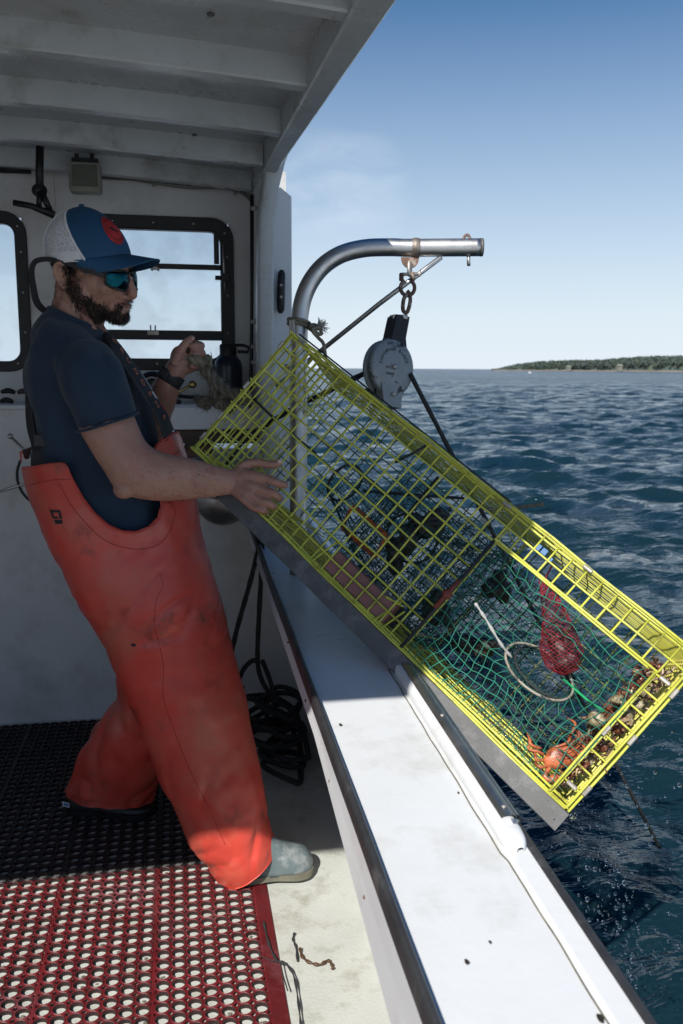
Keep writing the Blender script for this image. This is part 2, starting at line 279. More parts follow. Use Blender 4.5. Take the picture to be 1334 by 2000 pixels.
# ------------------------------------------------------------------ sea
def make_sea():
    na, nr = 620, 760
    ang = np.linspace(R(-75), R(105), na); rad = np.concatenate([np.geomspace(0.7, 260, 900), np.geomspace(266, 9000, 60)])
    A, Rr = np.meshgrid(ang, rad, indexing='xy'); X = 0.3 + Rr * np.sin(A); Y = Rr * np.cos(A); Z = np.zeros_like(X)
    r2 = np.random.default_rng(3); cell = Rr * np.where(Rr < 261, 0.0068, 0.06)
    wind = R(200); DX = np.zeros_like(X); DY = np.zeros_like(X)
    for k in range(120):
        lam = 0.10 * (26 ** r2.random()); th = wind + r2.normal(0, 0.5); kk = 2 * math.pi / lam
        amp = 0.0036 * lam ** 0.68 * (1.0 if lam < 2.6 else 0.7); ph = r2.random() * 6.283
        att = np.clip((lam / (cell * 2.2)) - 0.5, 0, 1) * (1 + 0.6 * (Rr > 12) * (lam > .5))
        arg = kk * (X * math.cos(th) + Y * math.sin(th)) + ph
        Z += amp * att * np.sin(arg); DX += amp * att * 0.9 * math.cos(th) * np.cos(arg); DY += amp * att * 0.9 * math.sin(th) * np.cos(arg)
    V = np.stack([X + DX, Y + DY, Z - 0.5], -1)
    mb = MB(); mb.grid(V)
    m = bpy.data.materials.new('sea_water'); m.use_nodes = True; t = m.node_tree; b = t.nodes['Principled BSDF']; l = t.links.new
    b.inputs['Base Color'].default_value = (0.006, 0.021, 0.030, 1); b.inputs['IOR'].default_value = 1.333
    tc = N(t, 'ShaderNodeTexCoord'); prev = None
    ln_ = N(t, 'ShaderNodeVectorMath', operation='LENGTH'); rr1 = N(t, 'ShaderNodeMapRange', i_From_Min=6.0, i_From_Max=160.0, i_To_Min=0.07, i_To_Max=0.22); l(tc.outputs['Object'], ln_.inputs[0]); l(ln_.outputs['Value'], rr1.inputs[0]); l(rr1.outputs[0], b.inputs['Roughness'])
    for sc, di, stc in ((5.5, 0.045, (1, 2.0, 1)), (1.8, 0.07, (1, 2.2, 1)), (0.5, 0.24, (1, 2.2, 1)), (0.09, 1.6, (1, 2.6, 1)), (24, 0.004, (1, 1.6, 1))):
        mp = N(t, 'ShaderNodeMapping'); mp.inputs['Scale'].default_value = stc; mp.inputs['Rotation'].default_value = (0, 0, R(-12 + sc * 3)); l(tc.outputs['Object'], mp.inputs[0])
        n = N(t, 'ShaderNodeTexNoise', i_Scale=sc, i_Detail=3.0, i_Roughness=0.55, i_Distortion=0.3); l(mp.outputs[0], n.inputs['Vector'])
        bp = N(t, 'ShaderNodeBump', i_Strength=0.9, i_Distance=di); l(n.outputs[0], bp.inputs['Height'])
        if prev: l(prev.outputs[0], bp.inputs['Normal'])
        prev = bp
    l(prev.outputs[0], b.inputs['Normal'])
    o = obj('sea', mb, m, smooth=True, rec=False); tag(o, kind='structure')
    f = o.data.polygons[0].normal.z
    if f < 0: o.data.flip_normals()
make_sea()

# ------------------------------------------------------------------ island
def make_island():
    az = [PZ(x, 723.5, -0.5) for x in (965,)][0]
    def at(px, dist):
        r = ray(px, 722); h = np.array([r[0], r[1]]); h /= np.linalg.norm(h); return h * dist
    n = 90; fr = []; 
    xs = np.linspace(962, 2300, n)
    def prof(x):    # wooded top height in m above sea, at 900 m
        u = (x - 962) / 372.0
        return 13.5 * (1 - math.exp(-u * 4.2)) + 1.0 * math.sin(u * 9)
    rows = []
    for x in xs:
        d0 = 880 - 120 * min(1, (x - 962) / 400) ; g = max(0.0, min(1, (x - 962) / 60)); c0 = at(x, d0)
        rr = []
        for k, (dd, hh) in enumerate(((-6, -0.9), (0, -0.45), (5, 0.2), (12, 0.8), (22, 3.0 * g), (60, 6 * g), (220, 6 * g), (300, -1))):
            c = at(x, d0 + dd); rr.append([c[0], c[1], hh + 0.3 * nz3((x * 0.05, k, 0))])
        rows.append(rr)
    mb = MB(); mb.grid(rows)
    o = obj('island_ground', mb, mat('pale_beach_sand', (0.18, 0.17, 0.155), 0.9, var=0.25, vscale=0.05), rec=True); tag(o, kind='structure')
    if o.data.polygons[0].normal.z < 0: o.data.flip_normals()
    # wood: many small leaf clumps
    r2 = np.random.default_rng(11); V = []; F = []; c = 0; LV = []
    for i in range(3000):
        u = r2.random(); x = 964 + (2280 - 964) * u ** 1.35; top = prof(x); d0 = 880 - 120 * min(1, (x - 962) / 400)
        dd = 12 + 80 * r2.random() ** 1.5; q = at(x, d0 + dd)
        base = 1.5 + min(6, dd * 0.09); s = 1.6 + 1.9 * r2.random(); zt = min(top * (0.55 + 0.45 * min(1, dd / 45)), top) * (0.90 + 0.13 * r2.random())
        if x < 990: s *= 0.7
        for j in range(26):
            a = r2.random() * 6.283; e = math.acos(2 * r2.random() - 1); rr = s * (0.65 + 0.35 * r2.random())
            p = np.array([q[0] + rr * 1.15 * math.sin(e) * math.cos(a), q[1] + rr * math.sin(e) * math.sin(a), max(0.8, zt - s * 0.8 + rr * 0.85 * math.cos(e) - (0.5 if j % 4 else 3) * r2.random())])
            sz = 0.5 + 0.6 * r2.random(); t1 = r2.normal(size=3); t1 /= np.linalg.norm(t1); t2 = np.cross(t1, r2.normal(size=3)); t2 /= np.linalg.norm(t2)
            V += [p + t1 * sz, p + t2 * sz, p - t1 * sz, p - t2 * sz * 0.8]; F.append((c, c + 1, c + 2, c + 3)); c += 4
    mb = MB(); mb.add(V, F)
    # low dark mass that fills the inside of the wood
    rows = []
    for x in xs:
        d0 = 880 - 120 * min(1, (x - 962) / 400); h = max(1.2, prof(x) * 0.74); rr = []
        for dd, hh in ((13, 0.8), (15, h * 0.45), (24, h * 0.75), (45, h), (200, h), (210, 0.5)):
            q = at(x, d0 + dd); rr.append([q[0], q[1], hh + 0.9 * nz3((x * 0.11, dd, 2))])
        rows.append(rr)
    mb.grid(rows)
    m = mat('hazed_wood_foliage', (0.060, 0.086, 0.076), 0.9, var=0.35, vscale=0.09, dirt=(0.085, 0.105, 0.065), dscale=0.12, dlo=0.5, dhi=0.66)  # distance haze is blended into this bluish green
    o = obj('wood', mb, m, rec=False); tag(o, 'low dark green wood covering the far island', 'wood', kind='stuff')
    for px, wd, cc in ((1112, 8, 0), (1212, 10, 1)):
        q = at(px, 872 - 118 * min(1, (px - 962) / 400)); e = empty('beach_house', (q[0], q[1], 0.4), ('small pale low house on the beach below the island trees', 'pale house with a steep roof among the island trees')[cc], 'house')
        hb = MB(); hb.bb(q[0] - wd / 5, q[0] + wd / 5, q[1], q[1] + 5, 0.4, 3.2 + cc * 1.2); obj('wall', hb, DIRTY, e)
        rb = MB(); z0 = 3.2 + cc * 1.2; rb.add([(q[0] - wd / 4.5, q[1] - .5, z0), (q[0] + wd / 4.5, q[1] - .5, z0), (q[0] + wd / 4.5, q[1] + 5.5, z0), (q[0] - wd / 4.5, q[1] + 5.5, z0), (q[0] - wd / 4.5, q[1] + 2.5, z0 + 1.8), (q[0] + wd / 4.5, q[1] + 2.5, z0 + 1.8)],
                                    [(0, 1, 5, 4), (2, 3, 4, 5), (0, 4, 3), (1, 2, 5), (0, 3, 2, 1)]); obj('roof', rb, DIRTY, e)
    q = PZ(1035, 729, -0.5); e = empty('moored_boat', tuple(q), 'tiny white boat moored far off before the island', 'boat')
    hb = MB(); hb.add([(q[0] - 0.6, q[1], -0.5), (q[0] + 0.6, q[1], -0.5), (q[0] + 0.75, q[1], -0.1), (q[0] - 0.7, q[1], -0.1), (q[0] - 0.6, q[1] + 0.7, -0.5), (q[0] + 0.6, q[1] + 0.7, -0.5), (q[0] + 0.75, q[1] + 0.7, -0.1), (q[0] - 0.7, q[1] + 0.7, -0.1)],
                      [(0, 1, 2, 3), (4, 7, 6, 5), (3, 2, 6, 7), (0, 3, 7, 4), (1, 5, 6, 2)]); obj('hull', hb, PAINT, e)
    hb = MB(); hb.bb(q[0] - 0.25, q[0] + 0.25, q[1] + 0.2, q[1] + 0.6, -0.1, 0.3); obj('cabin', hb, PAINT, e)
make_island()

# ------------------------------------------------------------------ deck, hull side
XI, XO, XH = 0.235, 0.441, 0.462
d = MB(); d.bb(-3.0, 0.475, -3.2, 3.6, -0.06, 0.0); tag(obj('deck', d, DECKM), kind='structure')
hull = empty('boat_hull_side', (0.44, 1.5, 0), 'white hull side with the bulwark rising beyond the deck under the gunwale', 'hull')
hb = MB(); hb.grid([[(x, y, z) for z in (-0.7, -0.06, 0.4, 0.645 + 0.05 * (y - 1.5))] for x in (0.476,) for y in np.linspace(-3.2, 6, 12)]); 
hb.grid([[(XH, y, z) for z in (0.0, 0.4, 0.645 + 0.05 * (y - 1.5))] for y in np.linspace(-3.2, 3.3, 12)]); obj('side_plank', hb, PAINT_WALL, hull)
pb = MB(); pb.grid([[(x, y, z) for z in (-0.7, 0.0, 0.7 + 0.05 * (y - 1.5))] for x in (-3.0,) for y in np.linspace(-3.2, 6, 12)]); pb.bb(-3.2, -2.85, -3.2, 3.3, 0.70, 0.76); pb.bb(-3.0, 0.475, -3.25, -3.2, -0.7, 0.7)
o = obj('port_bulwark', pb, PAINT_WALL); tag(o, 'white bulwark and stern board on the far port side, behind the viewer', 'bulwark')

pw = MB(); pw.bb(-2.95, -2.9, 0.3, 3.62, 0.0, 2.1); o = obj('port_shade_wall', pw, PAINT_WALL); tag(o, 'white wall added on the port side, out of view, to darken the wheelhouse', 'wall')  # added out of view to keep skylight out of the cabin
pw = MB(); pw.bb(-2.8, 0.30, -3.1, -0.45, 0.002, 0.012); o = obj('bounce_cut_matting', pw, RUBBER); tag(o, 'black rubber matting added on the stern deck behind the viewer to cut bounced light', 'mat')  # dark sheet added behind the camera so less light bounces under the roof
# ------------------------------------------------------------------ gunwale
g = empty('gunwale', (0.34, 1.5, GZ(1.5)), 'wide white painted gunwale cap running forward beside the water', 'gunwale')
ys = np.concatenate([np.linspace(-3.2, 0.3, 8), np.linspace(0.35, 3.3, 90)])
def strip(prof, yy=ys, jit=0.0):
    return [[(x + jit * nz3((y * 3, x, 1)), y, GZ(y) + z) for x, z in prof] for y in yy]
top = MB(); top.grid(strip([(XI, -0.03), (XI, -0.001), (XI + 0.004, 0.0), (0.3, 0.0), (0.36, 0.0), (0.405, 0.0), (0.412, 0.004), (XO - 0.004, 0.005), (XO, 0.0), (XO, -0.04), (0.43, -0.05), (XI, -0.03)], jit=0)); obj('cap_board', top, PAINT, g, smooth=False)
# inner black rubber trim (D section)
tr_ = MB(); pr = [(XI - 0.0095, -0.010), (XI - 0.0105, 0.008), (XI - 0.009, 0.017), (XI - 0.006, 0.020), (XI - 0.002, 0.0195), (XI + 0.001, 0.016), (XI + 0.001, 0.0), (XI, -0.016)]
tr_.grid(strip(pr, jit=0.0015)); obj('inner_trim', tr_, RUBBER, g, smooth=True)
# panel hanging below the inner edge
rows = []
for y in ys:
    zb = 0.609 + (y - 0.863) * 0.17 if y > 0.4 else 0.53; zb = min(zb, GZ(y) - 0.040); zt = GZ(y) - 0.006
    rows.append([(XI - 0.007, y, zt), (XI - 0.009, y, (zt + zb) / 2), (0.2225, y, zb), (0.240, y, zb - .002), (0.262, y, zt)])
pn = MB(); pn.grid(rows); obj('coaming_panel', pn, PAINT, g)
for y in np.arange(0.75, 2.6, 0.27): sc_ = MB(); sc_.ell((0.2245, y, 0.5 * (GZ(y) - 0.018 + 0.609 + (y - 0.863) * 0.17) - 0.006), (0.002, 0.003, 0.003), nu=8, nv=6); obj('screw', sc_, RUST, g)
# outer rub rail
rr_ = MB(); pr = [(XO - 0.004, 0.006), (XO + 0.002, 0.009), (XO + 0.009, 0.005), (XO + 0.014, -0.008), (XO + 0.012, -0.034), (XO, -0.044)]
rr_.grid(strip(pr, np.linspace(-3.2, 6, 120), jit=0.001)); obj('rub_rail', rr_, RUBBER, g, smooth=True)
# raised hauling rail (white) with steel half-round
hy = np.concatenate([[0.985, 0.988, 0.994, 1.004, 1.02], np.linspace(1.04, 3.2, 40)])
wid = lambda y: 0.016 * math.sqrt(max(0.0, 1 - max(0, (1.02 - y) / 0.036) ** 2)) + 0.001
hr = MB(); rows = []
for y in hy:
    q = wid(y); c = 0.424; hz = 0.018 * min(1, 0.3 + q / 0.018 * 0.7)
    rows.append([(c + q * k, y, GZ(y) + 0.003 + hz * h) for k, h in ((-1.05, 0), (-1, 0.45), (-0.8, 0.85), (-0.4, 1), (0.4, 1), (0.8, 0.85), (1, 0.45), (1.05, 0))])
hr.grid(rows); obj('hauling_rail', hr, PAINT, g, smooth=True)
st = MB(); yy = [y for y in hy if y >= 1.03]; st.grid([[(0.429 + 0.011 * math.cos(a), y, GZ(y) + 0.0195 + 0.006 * math.sin(a)) for a in np.linspace(0, math.pi, 7)] for y in yy]); 
st.grid([[(0.429 + 0.011 * math.cos(a) * s_, 1.03 - 0.006 * (1 - s_), GZ(1.03) + 0.0195 + 0.006 * math.sin(a) * s_) for a in np.linspace(0, math.pi, 7)] for s_ in (1, 0.7, 0.2)]); obj('steel_strip', st, STEEL, g, smooth=True)
st = MB(); st.grid([[(XO + 0.002 + 0.008 * math.cos(a), y, GZ(y) + 0.010 + 0.008 * math.sin(a)) for a in np.linspace(-0.3, math.pi, 7)] for y in np.linspace(1.05, 3.2, 30)]); obj('steel_half_round', st, STEEL, g, smooth=True)
for y in (1.06, 1.35, 1.7):
    s_ = MB(); s_.ell((0.429, y, GZ(y) + 0.026), (0.0035, 0.0035, 0.0015), nu=10, nv=6); obj('screw', s_, CLIP, g, smooth=True)
# seam crack and small dark spots: grime that sits on the cap board
gr = MB(); pts = []
for y in np.linspace(0.5, 1.62, 60): pts.append((0.400 + 0.0022 * nz3((y * 14, 0, 0)) + (0 if y > 0.99 else 0.004), y, GZ(y) + 0.0012))
gr.tube(pts, 0.0011, seg=5)
obj('seam_grime', gr, mat('grime', (0.13, 0.12, 0.09), 0.8, var=0.6, vscale=30), g)
for px, py, r_ in ((912, 1878, .0028), (1172, 1988, .0038), (1172, 1865, .0016), (665, 1415, .0028), (895, 1548, .0015), (957, 1840, .0015)):
    p = PZ(px, py, 0.72)
    for _ in range(2):
        r2 = ray(px, py); tt = (GZ(p[1]) + 0.0025 - CAM_H) / r2[2]; p = CAMP + r2 * tt
    sp = MB(); sp.ell(p, (r_, r_ * 1.7, 0.0014), nu=9, nv=5); dv_ = [r_ * .5 * (random.random() - .5) for _ in range(200)]; sp.v[0] += np.array([[dv_[i], dv_[-i], 0] for i in range(len(sp.v[0]))]); obj('dark_speck', sp, WEED, g)

g.scale = (1.083,) * 3; g.location = (0.3682, 1.6245, 0.7002)      # a slightly broader and lower rail

# ------------------------------------------------------------------ mat with round drain holes
def make_mat():
    mb = MB(); mbk = MB(); wl_ = MB(); wlk = MB(); pitch = 0.0345; ro = 0.0152; ri = 0.0146; zt = 0.0115; x1 = 0.160; ns = 14
    cols = []; x = x1 - pitch / 2; k = 0
    while x > -1.75:
        cols.append(x); k += 1; x -= pitch
        if k % 7 == 0: x -= 0.006
    rowsy = np.arange(0.55 - 28 * pitch, 3.31, pitch)
    a = np.linspace(0, 2 * math.pi, 16, endpoint=False) + math.pi / 16
    ca, sa = np.cos(a), np.sin(a); m_ = np.maximum(np.abs(ca), np.abs(sa)); sqx, sqy = ca / m_, sa / m_
    h = pitch / 2
    for ci, cx in enumerate(cols):
        for cy in rowsy:
            jx = 0.0; o = np.array([cx, cy, 0])
            ring0 = np.stack([cx + sqx * h, cy + sqy * h, np.full(16, zt - 0.0022)], -1)
            ring1 = np.stack([cx + ca * (ro + 0.0012), cy + sa * (ro + 0.0012), np.full(16, zt - 0.0015)], -1)
            ring2 = np.stack([cx + ca * ro, cy + sa * ro, np.full(16, zt)], -1)
            ring3 = np.stack([cx + ca * (ro - 0.0008), cy + sa * (ro - 0.0008), np.full(16, zt - 0.0008)], -1)
            ring4 = np.stack([cx + ca * ri, cy + sa * ri, np.full(16, 0.001)], -1)
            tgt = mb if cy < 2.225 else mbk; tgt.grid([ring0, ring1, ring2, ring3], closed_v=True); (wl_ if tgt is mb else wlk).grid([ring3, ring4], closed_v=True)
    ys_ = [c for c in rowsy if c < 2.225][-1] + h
    # gaps between tiles and the border
    for i in range(len(cols) - 1):
        if cols[i] - cols[i + 1] > pitch * 1.05:
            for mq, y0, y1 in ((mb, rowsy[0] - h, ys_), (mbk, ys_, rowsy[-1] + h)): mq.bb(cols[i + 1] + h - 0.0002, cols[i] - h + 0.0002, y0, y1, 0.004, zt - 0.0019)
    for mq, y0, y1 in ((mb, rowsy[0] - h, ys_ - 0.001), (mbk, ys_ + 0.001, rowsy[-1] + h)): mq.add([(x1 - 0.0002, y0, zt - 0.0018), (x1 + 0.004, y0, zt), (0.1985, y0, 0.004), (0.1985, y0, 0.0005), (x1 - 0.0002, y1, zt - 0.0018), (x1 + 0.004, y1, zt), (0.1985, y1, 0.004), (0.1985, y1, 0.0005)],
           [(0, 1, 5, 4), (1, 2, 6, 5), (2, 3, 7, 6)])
    # the small drain holes between four large ones: dark dimples
    gt = MB(); rg = np.random.default_rng(2)
    for cx in cols:
        for cy in rowsy:
            if rg.random() < .10 and cy > .5:
                for _ in range(rg.integers(1, 4)): r_ = rg.uniform(.002, .006); gt.ell((cx + rg.normal(0, .004), cy + rg.normal(0, .004), .002), (r_, r_ * rg.uniform(.5, 1), .002), nu=7, nv=4)
    o = obj('drainage_mat', mb, REDRUB, rec=False); tag(obj('grit', gt, mat('grey_grit', (.14, .13, .10), .8, var=.5, vscale=40), o), kind='stuff'); tag(o, 'dark red rubber drainage mat with rows of round holes on the sunlit deck', 'mat')
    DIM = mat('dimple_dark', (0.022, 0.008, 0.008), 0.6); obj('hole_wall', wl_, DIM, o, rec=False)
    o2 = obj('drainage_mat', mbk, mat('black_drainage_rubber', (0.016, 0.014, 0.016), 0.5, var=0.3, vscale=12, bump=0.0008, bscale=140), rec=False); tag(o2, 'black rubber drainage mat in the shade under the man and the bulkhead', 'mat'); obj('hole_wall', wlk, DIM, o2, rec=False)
    md = MB(); mdk = MB(); r3 = 0.0027; b8 = np.linspace(0, 2 * math.pi, 9)[:-1]
    for i in range(len(cols) - 1):
        if cols[i] - cols[i + 1] > pitch * 1.05: continue
        for cy in rowsy[:-1]:
            cx = cols[i] - h; c2 = cy + h
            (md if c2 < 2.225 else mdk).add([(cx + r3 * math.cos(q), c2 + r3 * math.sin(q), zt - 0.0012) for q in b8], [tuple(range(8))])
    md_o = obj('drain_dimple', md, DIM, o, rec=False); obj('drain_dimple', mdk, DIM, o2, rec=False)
    return o
make_mat()

# ------------------------------------------------------------------ wheelhouse bulkhead with windows
YB = 3.62
wh = empty('wheelhouse_bulkhead', (-0.3, YB, 0), 'white painted wheelhouse bulkhead with black framed windows', 'bulkhead')
def win_rect(x0, y0, x1, y1): a = PY(x0, y0, YB); b = PY(x1, y1, YB); return a[0], b[0], b[2], a[2]      # X0 X1 Zbot Ztop
wins = [win_rect(138, 416, 459, 724), win_rect(-330, 400, 66, 726)]
XR = PY(560, 700, YB)[0]
wb = MB(); (a0, a1, ab, at_), (c0, c1, cb, ct) = wins
ins = 0.018
segs = [(-3.0, c0 + ins), (c1 - ins, a0 + ins), (a1 - ins, XR)]
for s0, s1 in segs: wb.bb(s0, s1, YB, YB + 0.04, 1.08, 2.12)
for s0, s1, zb, zt in ((c0 + ins, c1 - ins, cb, ct), (a0 + ins, a1 - ins, ab, at_)):
    wb.bb(s0, s1, YB, YB + 0.04, 1.08, zb + ins); wb.bb(s0, s1, YB, YB + 0.04, zt - ins, 2.12)
obj('wall_panel', wb, PAINT_WALL, wh)
def rrect(x0, x1, z0, z1, r, n=7):
    P_ = []
    for cx, cz, a0_ in ((x1 - r, z1 - r, 0), (x0 + r, z1 - r, 90), (x0 + r, z0 + r, 180), (x1 - r, z0 + r, 270)):
        for k in range(n): a = R(a0_ + 90 * k / (n - 1)); P_.append((cx + r * math.cos(a), cz + r * math.sin(a)))
    return P_
for wi, (x0, x1, z0, z1) in enumerate(wins):
    bw = 0.052 if wi == 0 else 0.045
    fo = rrect(x0, x1, z0, z1, 0.085); fi = rrect(x0 + bw, x1 - bw, z0 + bw * 0.9, z1 - bw, 0.045)
    yq = YB - 0.014; fb = MB()
    fb.grid([[(x, YB + 0.02, z) for x, z in fo], [(x, yq + 0.003, z) for x, z in fo], [(x, yq, z) for x, z in rrect(x0 + .003, x1 - .003, z0 + .003, z1 - .003, 0.082)],
             [(x, yq, z) for x, z in rrect(x0 + bw - .004, x1 - bw + .004, z0 + bw * .9 - .004, z1 - bw + .004, 0.049)], [(x, yq + 0.004, z) for x, z in fi], [(x, YB + 0.03, z) for x, z in fi]], closed_v=True)
    wf = obj('window_frame', fb, BLACKP, wh, smooth=False)
    pb_ = MB(); pb_.bb(x0 + bw - .01, x1 - bw + .01, YB + 0.012, YB + 0.016, z0 + bw * .9 - .01, z1 - bw + .01); obj('pane', pb_, glass, wf)
    if wi == 0:
        bar1 = PY(350, 521, YB)[2]; bar2 = PY(350, 655, YB)[2]; mb = MB(); mb.bb(x0 + bw - .002, x1 - bw + .002, YB - 0.012, YB + 0.008, bar1 - 0.010, bar1 + 0.010); obj('sash_bar', mb, BLACKP, wf, bevel=0.003)
        mb = MB(); mb.bb(x0 + bw - .002, x1 - bw + .002, YB - 0.010, YB + 0.008, bar2 - 0.019, bar2 + 0.019); obj('sash_bar', mb, BLACKP, wf, bevel=0.003)
        mb = MB(); xq = x1 - bw; mb.bb(xq - 0.03, xq, YB - 0.03, YB - 0.006, PY(440, 530, YB)[2] - 0.006, z1 - bw); 
        lt = MB(); a = PY(303, 524, YB - .02); lt.box(a, (0.022, 0.02, 0.012)); lt.ell(a + np.array([0.012, -.008, -.004]), (0.006, 0.006, 0.008), nu=8, nv=6); lt.ell(a + np.array([-0.012, -.008, -.004]), (0.006, 0.006, 0.008), nu=8, nv=6); obj('latch', lt, CLIP, wf, bevel=0.002)
        lt = MB(); a = PY(299, 650, YB - .02); lt.box(a, (0.045, 0.016, 0.018)); lt.box(a + np.array([-.009, 0, .018]), (0.006, 0.01, 0.024)); lt.box(a + np.array([.009, 0, .018]), (0.006, 0.01, 0.024)); obj('latch', lt, CLIP, wf, bevel=0.002)
        lt = MB(); a = PY(440, 543, YB - .03); lt.box(a, (0.03, 0.03, 0.035)); lt.tube([a, a + np.array([-.04, 0, 0])], 0.009, seg=10); obj('catch', lt, BLACKP, wf, bevel=0.002)
        lt = MB(); lt.tube([PY(434, 470, YB - .04), PY(437, 520, YB - .04), PY(441, 575, YB - .02)], 0.004, seg=8); obj('stay_rod', lt, STEEL, wf, smooth=True)
        lt = MB(); lt.bb(x1 - bw - 0.026, x1 - bw - 0.006, YB - 0.03, YB - 0.012, bar1 + 0.012, z1 - bw - 0.01); obj('opening_sash', lt, BLACKP, wf)
    rvs = []; bo = rrect(x0 + bw / 2, x1 - bw / 2, z0 + bw / 2, z1 - bw / 2, 0.065, 4)
    for (x, z) in bo[1::3]: rvs.append((x, z))
    for k in np.linspace(0.25, 0.75, 3): rvs += [(x0 + (x1 - x0) * k, z1 - bw / 2), (x0 + (x1 - x0) * k, z0 + bw / 2)]
    for k in np.linspace(0.25, 0.75, 3): rvs.append((x1 - bw / 2, z0 + (z1 - z0) * k))
    for x, z in rvs: rv = MB(); rv.ell((x, yq - 0.001, z), (0.004, 0.002, 0.004), nu=8, nv=5); obj('rivet', rv, CLIP, wf)
mb = MB(); xs_ = PY(108, 500, YB)[0]; mb.bb(xs_ - 0.008, xs_ + 0.008, YB - 0.006, YB, 1.2, 2.1); obj('wall_batten', mb, PAINT_WALL, wh)
# right return wall with the hinge strip
rt_ = MB(); xa = PY(488, 700, 3.45)[0]; rt_.bb(0.300, 0.325, 3.18, YB, 0.8, 2.06); obj('return_wall', rt_, PAINT_WALL, wh)
mb = MB(); mb.tube([PY(492, 380, 3.3), PY(492, 560, 3.3), PY(491, 700, 3.3), PY(489, 800, 3.3)], 0.007, seg=8); obj('rubber_seal', mb, BLACKP, wh, smooth=True)
for py in (407, 628, 677, 708):
    mb = MB(); a = PY(497, py, 3.16); mb.tube([a + np.array([-.012, 0, 0]), a + np.array([.012, 0, 0])], 0.007, seg=6); mb.ell(a, (0.006, 0.011, 0.011), nu=10, nv=6); obj('bolt', mb, CLIP, wh)

# lower cabinet wall and counter
YC = 3.33
cb_ = empty('console_cabinet', (-0.4, YC, 0), 'white steering console cabinet with a counter below the windows', 'cabinet')
ztop = PY(400, 800, YC)[2] + 0.0
wl = MB(); hx0, hx1 = PY(332, 900, YC)[0], PY(545, 900, YC)[0]; hz0, hz1 = PY(400, 1010, YC)[2] + .02, PY(400, 838, YC)[2]
wl.bb(-3.0, hx0, YC, YC + 0.03, 0, ztop); wl.bb(hx0, hx1 + .1, YC, YC + 0.03, 0, hz0); wl.bb(hx0, hx1 + .1, YC, YC + 0.03, hz1, ztop); wl.bb(hx1, 0.455, YC, YC + 0.03, hz0, hz1)
wl.bb(-3.0, 0.455, YC + 0.5, YC + 0.52, 0, 1.0); wl.bb(hx0 - .02, hx0, YC + .03, YC + .5, 0.5, hz1)
obj('front_wall', wl, PAINT_WALL, cb_)
ct_ = MB(); ct_.bb(-3.0, 0.31, YC - 0.012, YB, ztop, ztop + 0.02); obj('counter_top', ct_, PAINT, cb_, bevel=0.008)
ct_ = MB(); ct_.bb(PY(318, 830, YC - .02)[0], 0.33, YC - 0.035, YC - 0.014, PY(400, 838, YC)[2], ztop + 0.012); obj('counter_lip', ct_, PAINT, cb_, bevel=0.006)
ct_ = MB(); ct_.bb(hx0, hx1, YC - 0.008, YC + 0.02, PY(400, 866, YC)[2], PY(400, 840, YC)[2]); obj('wood_rail', ct_, WOODD, cb_, bevel=0.002)
# things seen in the dark opening
e = empty('leather_pouch', tuple(PY(380, 868, YC + .05)), 'brown leather tool pouch hanging in the dark opening below the counter', 'pouch')
mb = MB(); c = PY(392, 872, YC + .05); mb.frame(c + np.array([-.07, 0, -.05]), (.11, 0, .02), (0, .04, 0), (.02, 0, .06)); obj('pouch_body', mb, mat('brown_leather', (0.12, 0.05, 0.028), 0.5, var=0.3), e, bevel=0.006)
mb = MB(); mb.frame(c + np.array([-.07, -.008, -.012]), (.11, 0, .02), (0, .008, 0), (.012, 0, .03)); obj('pouch_flap', mb, WOODD, e, bevel=0.003)

# aft-facing post, knee and outer wing
po = empty('corner_post', (0.33, 3.15, GZ(3.15)), 'rounded white corner post carrying the roof edge at the starboard side', 'post')
mb = MB(); secs = []
for y_, xl, xr in ((1120, 512, 560), (900, 508, 552), (700, 500, 534), (560, 500, 533), (430, 502, 536), (380, 508, 541), (350, 512, 548), (318, 514, 556), (290, 512, 566)):
    a = PY(xl, y_, 3.12); b = PY(xr, y_, 3.12); secs.append((a, b))
rings = []
for a, b in secs:
    c = (a + b) / 2; hx = (b[0] - a[0]) / 2; th = np.linspace(0, 2 * math.pi, 24, endpoint=False)
    rings.append([(c[0] + hx * np.sign(math.cos(q)) * abs(math.cos(q)) ** .45, 3.12 + 0.05 * np.sign(math.sin(q)) * abs(math.sin(q)) ** .45, c[2]) for q in th])
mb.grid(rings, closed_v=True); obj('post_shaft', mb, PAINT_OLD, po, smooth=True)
wg = MB(); x0 = PY(528, 600, 3.19)[0]; x1 = PY(569, 600, 3.19)[0]; zT = PY(545, 368, 3.19)[2]; zT2 = PY(569, 386, 3.19)[2]
wg.add([(x0, 3.17, 0.6), (x1, 3.17, 0.6), (x1, 3.17, zT2), ((x0 + x1) / 2, 3.17, zT), (x0, 3.17, zT), (x0, 3.25, 0.6), (x1, 3.25, 0.6), (x1, 3.25, zT2), ((x0 + x1) / 2, 3.25, zT), (x0, 3.25, zT)],
       [(0, 1, 2, 3, 4), (9, 8, 7, 6, 5), (1, 6, 7, 2), (2, 7, 8, 3), (3, 8, 9, 4), (0, 4, 9, 5), (0, 5, 6, 1)]); 
wing = empty('side_wing_board', (x0, 3.2, 0.75), 'flat white wing board outboard of the corner post with a black cleat', 'board')
obj('board', wg, PAINT, wing, bevel=0.004)
sb = MB(); sb.bb(x1 - 0.02, x1, 3.25, 6.0, 0.75, 1.93); obj('cabin_side', sb, PAINT, wing)
cl = empty('rope_cleat', tuple(PY(549, 570, 3.16)), 'long black cleat bolted upright on the white wing board', 'cleat')
mb = MB(); rings = []
